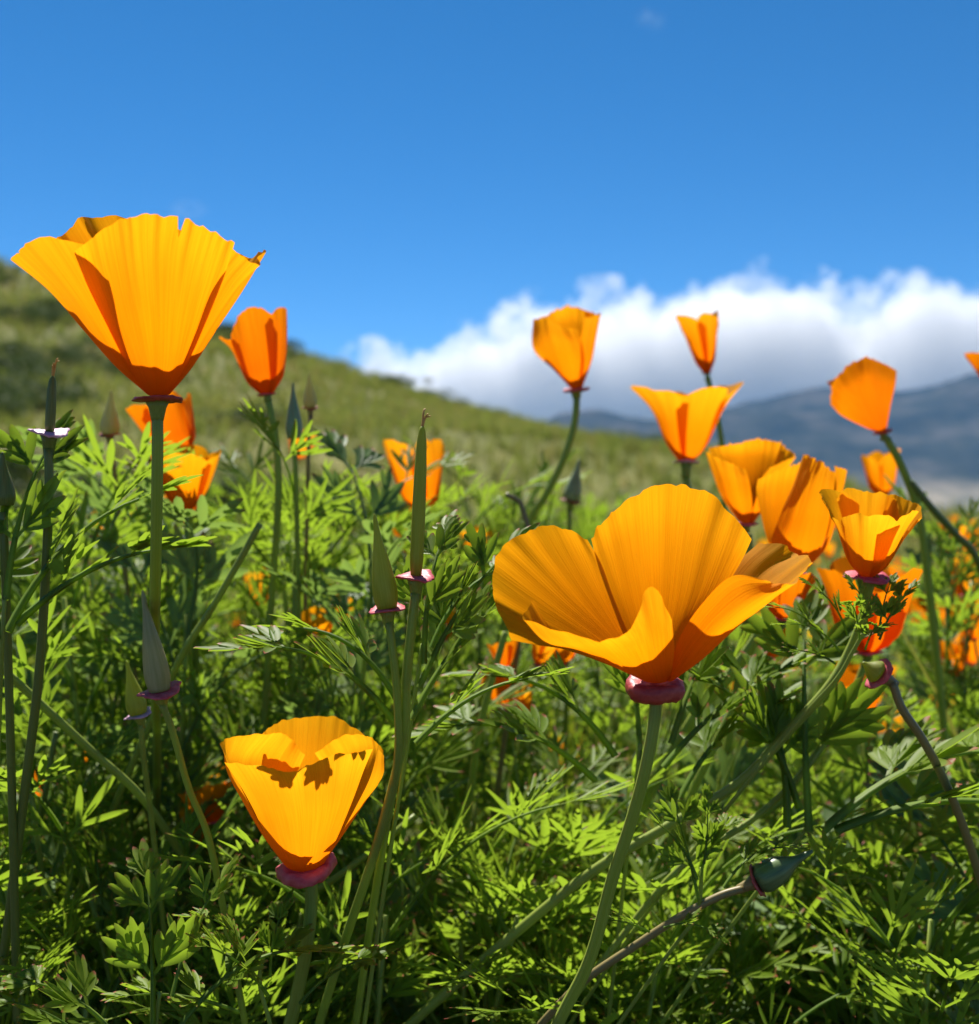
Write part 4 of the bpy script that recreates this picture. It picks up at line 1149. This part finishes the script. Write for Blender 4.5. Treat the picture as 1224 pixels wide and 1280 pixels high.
sprig('bright leaf sprig reaching up beside the slim pod stalk', None,
      [(10, 790, .32, -1.1, .5, 1.3, 2), (8, 750, .32, -.3, .2, 1.1, 0), (0, 800, .32, .9, .4, 1.1, 4), (20, 780, .322, -1.4, .8, 1.2, 5)],
      [(6, 745, .32), (3, 800, .32), (0, 880, .325)])
sprig('ferny leaf sprig beside the stalks of the two seed pods', None,
      [(525, 860, .31, -.9, .3, 1.3, 0), (515, 900, .31, -1.2, .6, 1.4, 3), (530, 830, .31, -.4, .2, 1.2, 2), (500, 880, .312, 1.3, .5, 1.3, 1), (520, 930, .312, -1.4, .8, 1.3, 5), (495, 905, .313, 1.6, .6, 1.4, 4), (540, 810, .312, -1.2, .3, 1.1, 1)],
      [(528, 805, .312), (520, 860, .312), (508, 940, .314), (490, 1050, .32)], k_=0.75)
sprig('broad fan of pale green leaf lobes behind the glossy bud', None,
      [(1030, 1040, .35, -1.3, 1.0, 1.7, 2), (1010, 1040, .352, -.3, .3, 1.5, 0), (1045, 1040, .35, -1.5, 1.2, 1.7, 5), (985, 1035, .352, .5, .2, 1.4, 4), (1000, 1010, .354, .9, .2, 1.3, 1)],
      [(1012, 1030, .353), (990, 1060, .354), (950, 1110, .358)])
sprig('leafy sprig under the collar of the wide open poppy', None,
      [(840, 930, .36, -1.1, .4, 1.2, 0), (770, 945, .36, 1.3, .5, 1.2, 1), (800, 950, .362, .6, .2, 1.1, 2), (830, 960, .362, -1.4, .8, 1.2, 3), (745, 975, .362, 1.4, .8, 1.2, 4), (850, 1000, .362, -1.2, .6, 1.2, 5)],
      [(800, 930, .362), (795, 980, .363), (785, 1060, .366)])

def weed_leaf(seed, n=9, m=7):
    q = np.random.default_rng(seed); V = []; Fc = []; T = []
    for i in range(n):
        t_ = i / (n - 1)
        wd = (math.sin(math.pi * min(1, t_ * 0.93 + 0.07)) ** 0.7) * (1 + 0.16 * math.sin(t_ * 17 + seed)) * 0.55
        for j in range(m):
            u = j / (m - 1) * 2 - 1
            V.append((u * wd, t_ * 1.15, 0.12 * abs(u) * wd - 0.35 * t_ ** 2 + 0.03 * math.sin(6 * t_ + 5 * u) + 0.02 * q.normal())); T.append(0)
    for i in range(n - 1):
        for j in range(m - 1):
            Fc.append((i * m + j, i * m + j + 1, (i + 1) * m + j + 1, (i + 1) * m + j))
    return fast_mesh('leaf', np.array(V), np.array(Fc), M['weed'], True, {'tip': T})
WL = [weed_leaf(5 + k) for k in range(4)]
def weed(px, py, d, size, n, label):
    c = P(px, py, d); x, y = c[0], c[1]; z0 = ground_z(x, y)
    root = empty('broad_leaf_weed', (x, y, z0)); tag(root, label, 'weed')
    V, Fc, uv = tube_geo([(0, 0, -0.005), (0.004, 0.003, (c[2] - z0) * 0.5), (0, 0, c[2] - z0)], [0.003, 0.0026, 0.002], 8, 0.1, 10)
    obj('stem', mesh('stem', V, Fc, M['stem'], True, uv), root)
    for k in range(n):
        leaf_obj(root, WL[k % 4], (0, 0, (c[2] - z0) * (1 - 0.12 * (k // 3))), k * 2.1 + R(-.3, .3), R(-.5, .1), size * R(.8, 1.1), R(-.3, .3))
weed(985, 1165, .46, .034, 6, 'broad rounded grey green weed beneath the glossy bud')
weed(930, 1225, .60, .035, 5, 'small broad leaved weed on the ground beside the larger weed')
weed(150, 1120, .80, .04, 5, 'broad leaved weed in the shade under the slim dark pod')

# ------------------------------------------------------------------ undergrowth: nobody could count it
def scatter_stuff(name, label, cat, protos, places, mat):
    """protos: list of (V, F(quads), tip); places: (proto, x, y, z, yaw, pitch, scale, vary) joined into one mesh"""
    AV = []; AF = []; AT = []; AY = []; b = 0
    for (k, x, y, z, yaw, pitch, sc, vy) in places:
        V, Fq, T = protos[k]
        cp, sp_ = math.cos(pitch), math.sin(pitch); cyw, syw = math.cos(yaw), math.sin(yaw)
        v = V * sc
        v = np.column_stack([v[:, 0], v[:, 1] * cp + v[:, 2] * sp_, -v[:, 1] * sp_ + v[:, 2] * cp])
        v = np.column_stack([v[:, 0] * cyw - v[:, 1] * syw, v[:, 0] * syw + v[:, 1] * cyw, v[:, 2]]) + (x, y, z)
        AV.append(v); AF.append(Fq + b); AT.append(T); AY.append(np.full(len(V), vy)); b += len(V)
    me = fast_mesh(name, np.vstack(AV), np.vstack(AF), mat, True, {'tip': np.concatenate(AT), 'vary': np.concatenate(AY)})
    o = obj(name, me)
    return tag(o, label, cat, kind='stuff')

def as_quads(V, Fc, T): return np.array(V), np.array(Fc), np.array(T)
low = []
for k in range(8):
    low.append(as_quads(*leaf_geo(rs, Ln=rs.uniform(0.05, 0.075), pairs=2, w=0.0018, rows=2, teeth=3, arch=rs.uniform(0.6, 1.5))))
def blade_geo(Ln, w, arch, n=5):
    V = []; Fc = []; T = []
    for i in range(n + 1):
        t = i / n; a = arch * t
        c = np.array([0, Ln * (1 - math.cos(a)) / max(arch, .01), Ln * math.sin(a) / max(arch, .01)])
        ww = w * (1 - t ** 2) + w * 0.05
        V += [c + [-ww, 0, 0], c + [ww, 0, 0]]; T += [t * .8, t * .8]
        if i: b = (i - 1) * 2; Fc.append((b, b + 1, b + 3, b + 2))
    return np.array(V), np.array(Fc), np.array(T)
blades = [blade_geo(R(.09, .2), R(.0011, .002), R(.4, 1.6)) for k in range(8)]
pl = []
for k in range(4300):
    d = 0.55 + 3.2 * random.random() ** 1.25; x = R(-0.52, 0.52) * d * 1.05
    z = ground_z(x, d) + R(0, 0.14) * (1 if d < 2.2 else .7)
    pl.append((random.randrange(8), x, d, z, R(0, 6.28), R(0.0, 1.2), R(0.7, 1.25), max(0, random.gauss(-0.25, 0.4))))
scatter_stuff('undergrowth', 'dense ferny undergrowth filling the meadow floor', 'undergrowth', low, pl, M['leaf_low'])
pl = []
for k in range(5200):
    d = 0.5 + 6 * random.random() ** 1.3; x = R(-0.55, 0.55) * d
    z = ground_z(x, d) - 0.004
    pl.append((random.randrange(8), x, d, z, R(0, 6.28), R(-.4, .6), R(0.6, 1.3) * (1 if d < 3 else 1.4), max(0, random.gauss(-0.1, 0.45))))
for k in range(900):
    d = 0.48 + 2.0 * random.random() ** 1.2; px = R(-150, W + 150); x = (px - W / 2) / F * d
    ty = np.interp(px, *far_top) + 20
    h = min(CZ + (HOR - ty) / F * d - ground_z(x, d), 0.36) * R(0.5, 0.95)
    pl.append((random.randrange(8), x, d, ground_z(x, d) - 0.004, R(0, 6.28), R(-.3, .1), h / 0.15, max(0, random.gauss(-0.05, 0.5))))
scatter_stuff('meadow_grass', 'fine grass blades mixed through the meadow', 'grass', blades, pl, M['leaf_low'])

pl = []
for k in range(1100):
    d = 0.6 + 3 * random.random() ** 1.2; x = R(-0.5, 0.5) * d
    pl.append((random.randrange(8), x, d, ground_z(x, d) + R(0, .08), R(0, 6.28), R(0, 1.5), R(0.5, 1.2), 0))
scatter_stuff('dry_straw', 'pale dry straw lying through the undergrowth', 'straw', blades, pl, M['straw'])

# ------------------------------------------------------------------ small poppies deeper in the meadow
SMALL = []
def small_proto(seed, Hh, Rr):
    q = np.random.default_rng(seed); ms = []
    for k in range(4):
        rows = []
        th = 90 * k + q.uniform(-10, 10); ln = q.uniform(0.88, 1.08); hw = q.uniform(50, 58)
        for v in np.linspace(0, 1, 5):
            row = []
            for u in np.linspace(-1, 1, 5):
                vv = v * ln * (1 - 0.2 * abs(u) ** 2.5); a = math.radians(th + u * hw)
                r = Rr * (0.1 * (1 - vv) + vv ** 0.6) * (0.94 if k % 2 else 1)
                row.append((r * math.cos(a), r * math.sin(a), Hh * vv))
            rows.append(row)
        ms.append(petal_mesh('petal', np.array(rows), M[('petal', 'petal_deep', 'petal_yellow')[seed % 3]], (0, 0, 0), n=9, ruffle=0.0006, seed=seed * 5 + k))
    V, Fc, uv = lathe_geo([(0.003, -0.001), (0.0055, 0), (0.0035, 0.001)], (0, 0, 0), (0, 0, 1), 12)
    rimm = mesh('receptacle_rim', V, Fc, M['rim_pink'], True, uv)
    V, Fc, uv = tube_geo([(0, 0, 0), (0.004, 0.003, -0.1), (0.002, 0, -0.22), (0, 0, -0.42)], 0.0013, 6, 0, 8)
    return ms, rimm, mesh('stem', V, Fc, M['stem'], True, uv)
for k in range(9): SMALL.append(small_proto(40 + k, R(.026, .04), R(.012, .022)))
def small_poppy(x, y, z, k, label, group, tilt=0.25, size=1.0):
    ms, rimm, st = SMALL[k % 9]
    root = empty('poppy_flower', (x, y, z)); root.scale = (size,) * 3; root.rotation_euler = (R(-tilt, tilt), R(-tilt, tilt), R(0, 6.28))
    tag(root, label, 'flower', group)
    for m_ in ms: obj('petal', m_, root)
    obj('receptacle_rim', rimm, root); obj('stem', st, root)
for i, (px, py, d) in enumerate([ (1075, 880, .8), (1080, 905, .9), (270, 1015, .8), (262, 1045, .9),
      (405, 800, .9), (372, 575, 1.5), (965, 810, 1.0), (1200, 760, .9), (1215, 830, .85), (1150, 790, 1.0), (570, 915, .9), (100, 965, 1.0), (40, 880, 1.1),
      (430, 775, 1.0), (150, 690, 1.0), (560, 790, 1.1), (1120, 950, .9), (980, 640, .9), (920, 880, 1.0), (330, 760, 1.1), (700, 960, 1.1)]):
    p = P(px, py, d)
    small_poppy(*p, i, 'small blurred orange poppy among the leaves, ' + near_what(px), 'small poppies among the leaves ' + near_what(px))
for i, (px, py, d, s_) in enumerate([(632, 836, .50, .42), (672, 832, .52, .45), (704, 830, .55, .42), (636, 885, .50, .45), (658, 896, .52, .4), (404, 808, .5, .45), (268, 1028, .45, .5), (246, 1060, .47, .45), (962, 822, .47, .4),
      (1078, 900, .47, .65), (1206, 745, .7, .55), (1218, 800, .65, .55), (1195, 845, .65, .5), (1160, 765, .7, .45), (1185, 690, .9, .6), (1215, 690, .95, .6), (555, 800, .55, .4), (470, 680, .7, .4), (40, 1000, .6, .5), (105, 955, .6, .45), (232, 640, .48, .7)]):
    small_poppy(*P(px, py, d), i + 3, 'half grown orange poppy low among the stalks, ' + near_what(px), 'half grown poppies ' + near_what(px), 0.35, s_)
n_s = 0
while n_s < 240:
    d = 1.3 + 9 * random.random() ** 1.3; px = R(-100, W + 100)
    if px < 950 and random.random() < 0.72: continue
    x = (px - W / 2) / F * d; z = ground_z(x, d)
    hgt = R(.10, .30) if d < 4 else R(.18, .36)
    if px < 900: hgt *= 0.6
    small_poppy(x, d, z + hgt, n_s, 'tiny orange poppy in the %s flower field, %s' % ('far' if d > 4 else 'nearer', near_what(px)), 'poppies of the %s field %s' % ('far' if d > 4 else 'nearer', near_what(px)))
    n_s += 1

# ------------------------------------------------------------------ hillside scrub and grass
def shrub_mesh(seed):
    q = np.random.default_rng(seed); V = []; Fq = []; T = []
    nl = 9
    cs = q.normal(0, 1, (nl, 3)) * (0.42, 0.42, 0.16) + (0, 0, 0.36); rad = q.uniform(0.22, 0.38, nl)
    for c, r in zip(cs, rad):
        for k in range(75):
            dv = q.normal(0, 1, 3); dv /= np.linalg.norm(dv)
            p = c + dv * r * q.uniform(0.6, 1.08); p[2] = max(p[2], 0.02)
            a = q.normal(0, 1, 3); a /= np.linalg.norm(a); b_ = np.cross(a, dv + q.normal(0, .4, 3)); b_ /= np.linalg.norm(b_) + 1e-9
            s1, s2 = q.uniform(.035, .075), q.uniform(.02, .04); b = len(V)
            V += [p - a * s1, p + b_ * s2, p + a * s1, p - b_ * s2]; Fq.append((b, b + 1, b + 2, b + 3))
    return fast_mesh('foliage', np.array(V), np.array(Fq), M['shrub'], False)
SH = [shrub_mesh(300 + k) for k in range(5)]
V, Fc, uv = [], [], None
for k in range(5):
    a = k * 1.26
    v, f, _ = tube_geo([(0, 0, -0.12), (0.1 * math.cos(a), 0.1 * math.sin(a), 0.18), (0.3 * math.cos(a), 0.3 * math.sin(a), 0.42)], [0.03, 0.02, 0.008], 5)
    b = len(V); V.extend(v); Fc.extend(tuple(i + b for i in q) for q in f)
SH_T = mesh('branch', V, Fc, M['twig'])
def shrub(x, y, s, k, label, group):
    root = empty('shrub', (x, y, ground_z(x, y) - 0.03)); root.scale = (s * R(1, 1.5), s * R(1, 1.5), s * R(.55, .85)); root.rotation_euler = (0, 0, R(0, 6.28))
    tag(root, label, 'shrub', group)
    obj('foliage', SH[k % 5], root); obj('branch', SH_T, root)
k = 0; tries = 0
while k < 230 and tries < 6000:
    tries += 1
    y = 14 + 66 * random.random() ** 0.8; px = R(-80, 900)
    x = (px - W / 2) / F * y
    dens = float(fbm(np.array(x * 0.12 + 3), np.array(y * 0.05 + 8), 3)) + 0.5
    left = 0.07 * (1 - px / 900)
    if dens + left < 0.58: continue
    if y > 60: shrub(x, y, R(.6, 1.3), k, 'dark scrub bush near the crest of the hill', 'scrub near the hill crest')
    else: shrub(x, y, R(.5, 1.35), k, 'dark scrub bush scattered on the grassy slope', 'scrub on the slope')
    k += 1
for j in range(34):       # the dark belt of scrub low on the left slope
    px = R(-60, 430); y = R(13, 19); x = (px - W / 2) / F * y
    shrub(x, y, R(.55, 1.0), j, 'dark scrub bush in the shady belt at the foot of the slope', 'scrub belt at the foot of the slope')

tufts = []
for k in range(5):
    V = []; Fq = []; T = []
    for j in range(9):
        v, f, t = blade_geo(R(.35, .6), R(.012, .022), R(.4, 1.3), 2)
        a = R(0, 6.28); c_, s_ = math.cos(a), math.sin(a)
        v = np.column_stack([v[:, 0] * c_ - v[:, 1] * s_, v[:, 0] * s_ + v[:, 1] * c_, v[:, 2]]) + (R(-.12, .12), R(-.12, .12), 0)
        b = len(V); V.extend(v); Fq.extend(f + b); T.extend(t)
    tufts.append((np.array(V), np.array(Fq), np.array(T)))
pl = []
for k in range(15000):
    y = 6 + 76 * random.random() ** 0.75; px = R(-140, W + 140); x = (px - W / 2) / F * y
    pl.append((random.randrange(5), x, y, 0.0, R(0, 6.28), 0.0, R(.5, 1.2) * (0.5 + y / 90), max(0, random.gauss(0.1, 0.35))))
zz = terrain(np.array([p[1] for p in pl]), np.array([p[2] for p in pl]))
pl = [(a, b, c, float(z) - 0.02, e, f, g, h) for (a, b, c, _, e, f, g, h), z in zip(pl, zz)]
scatter_stuff('hillside_grass', 'tussocky olive green grass covering the hillside', 'grass', tufts, pl, M['hillgrass'])
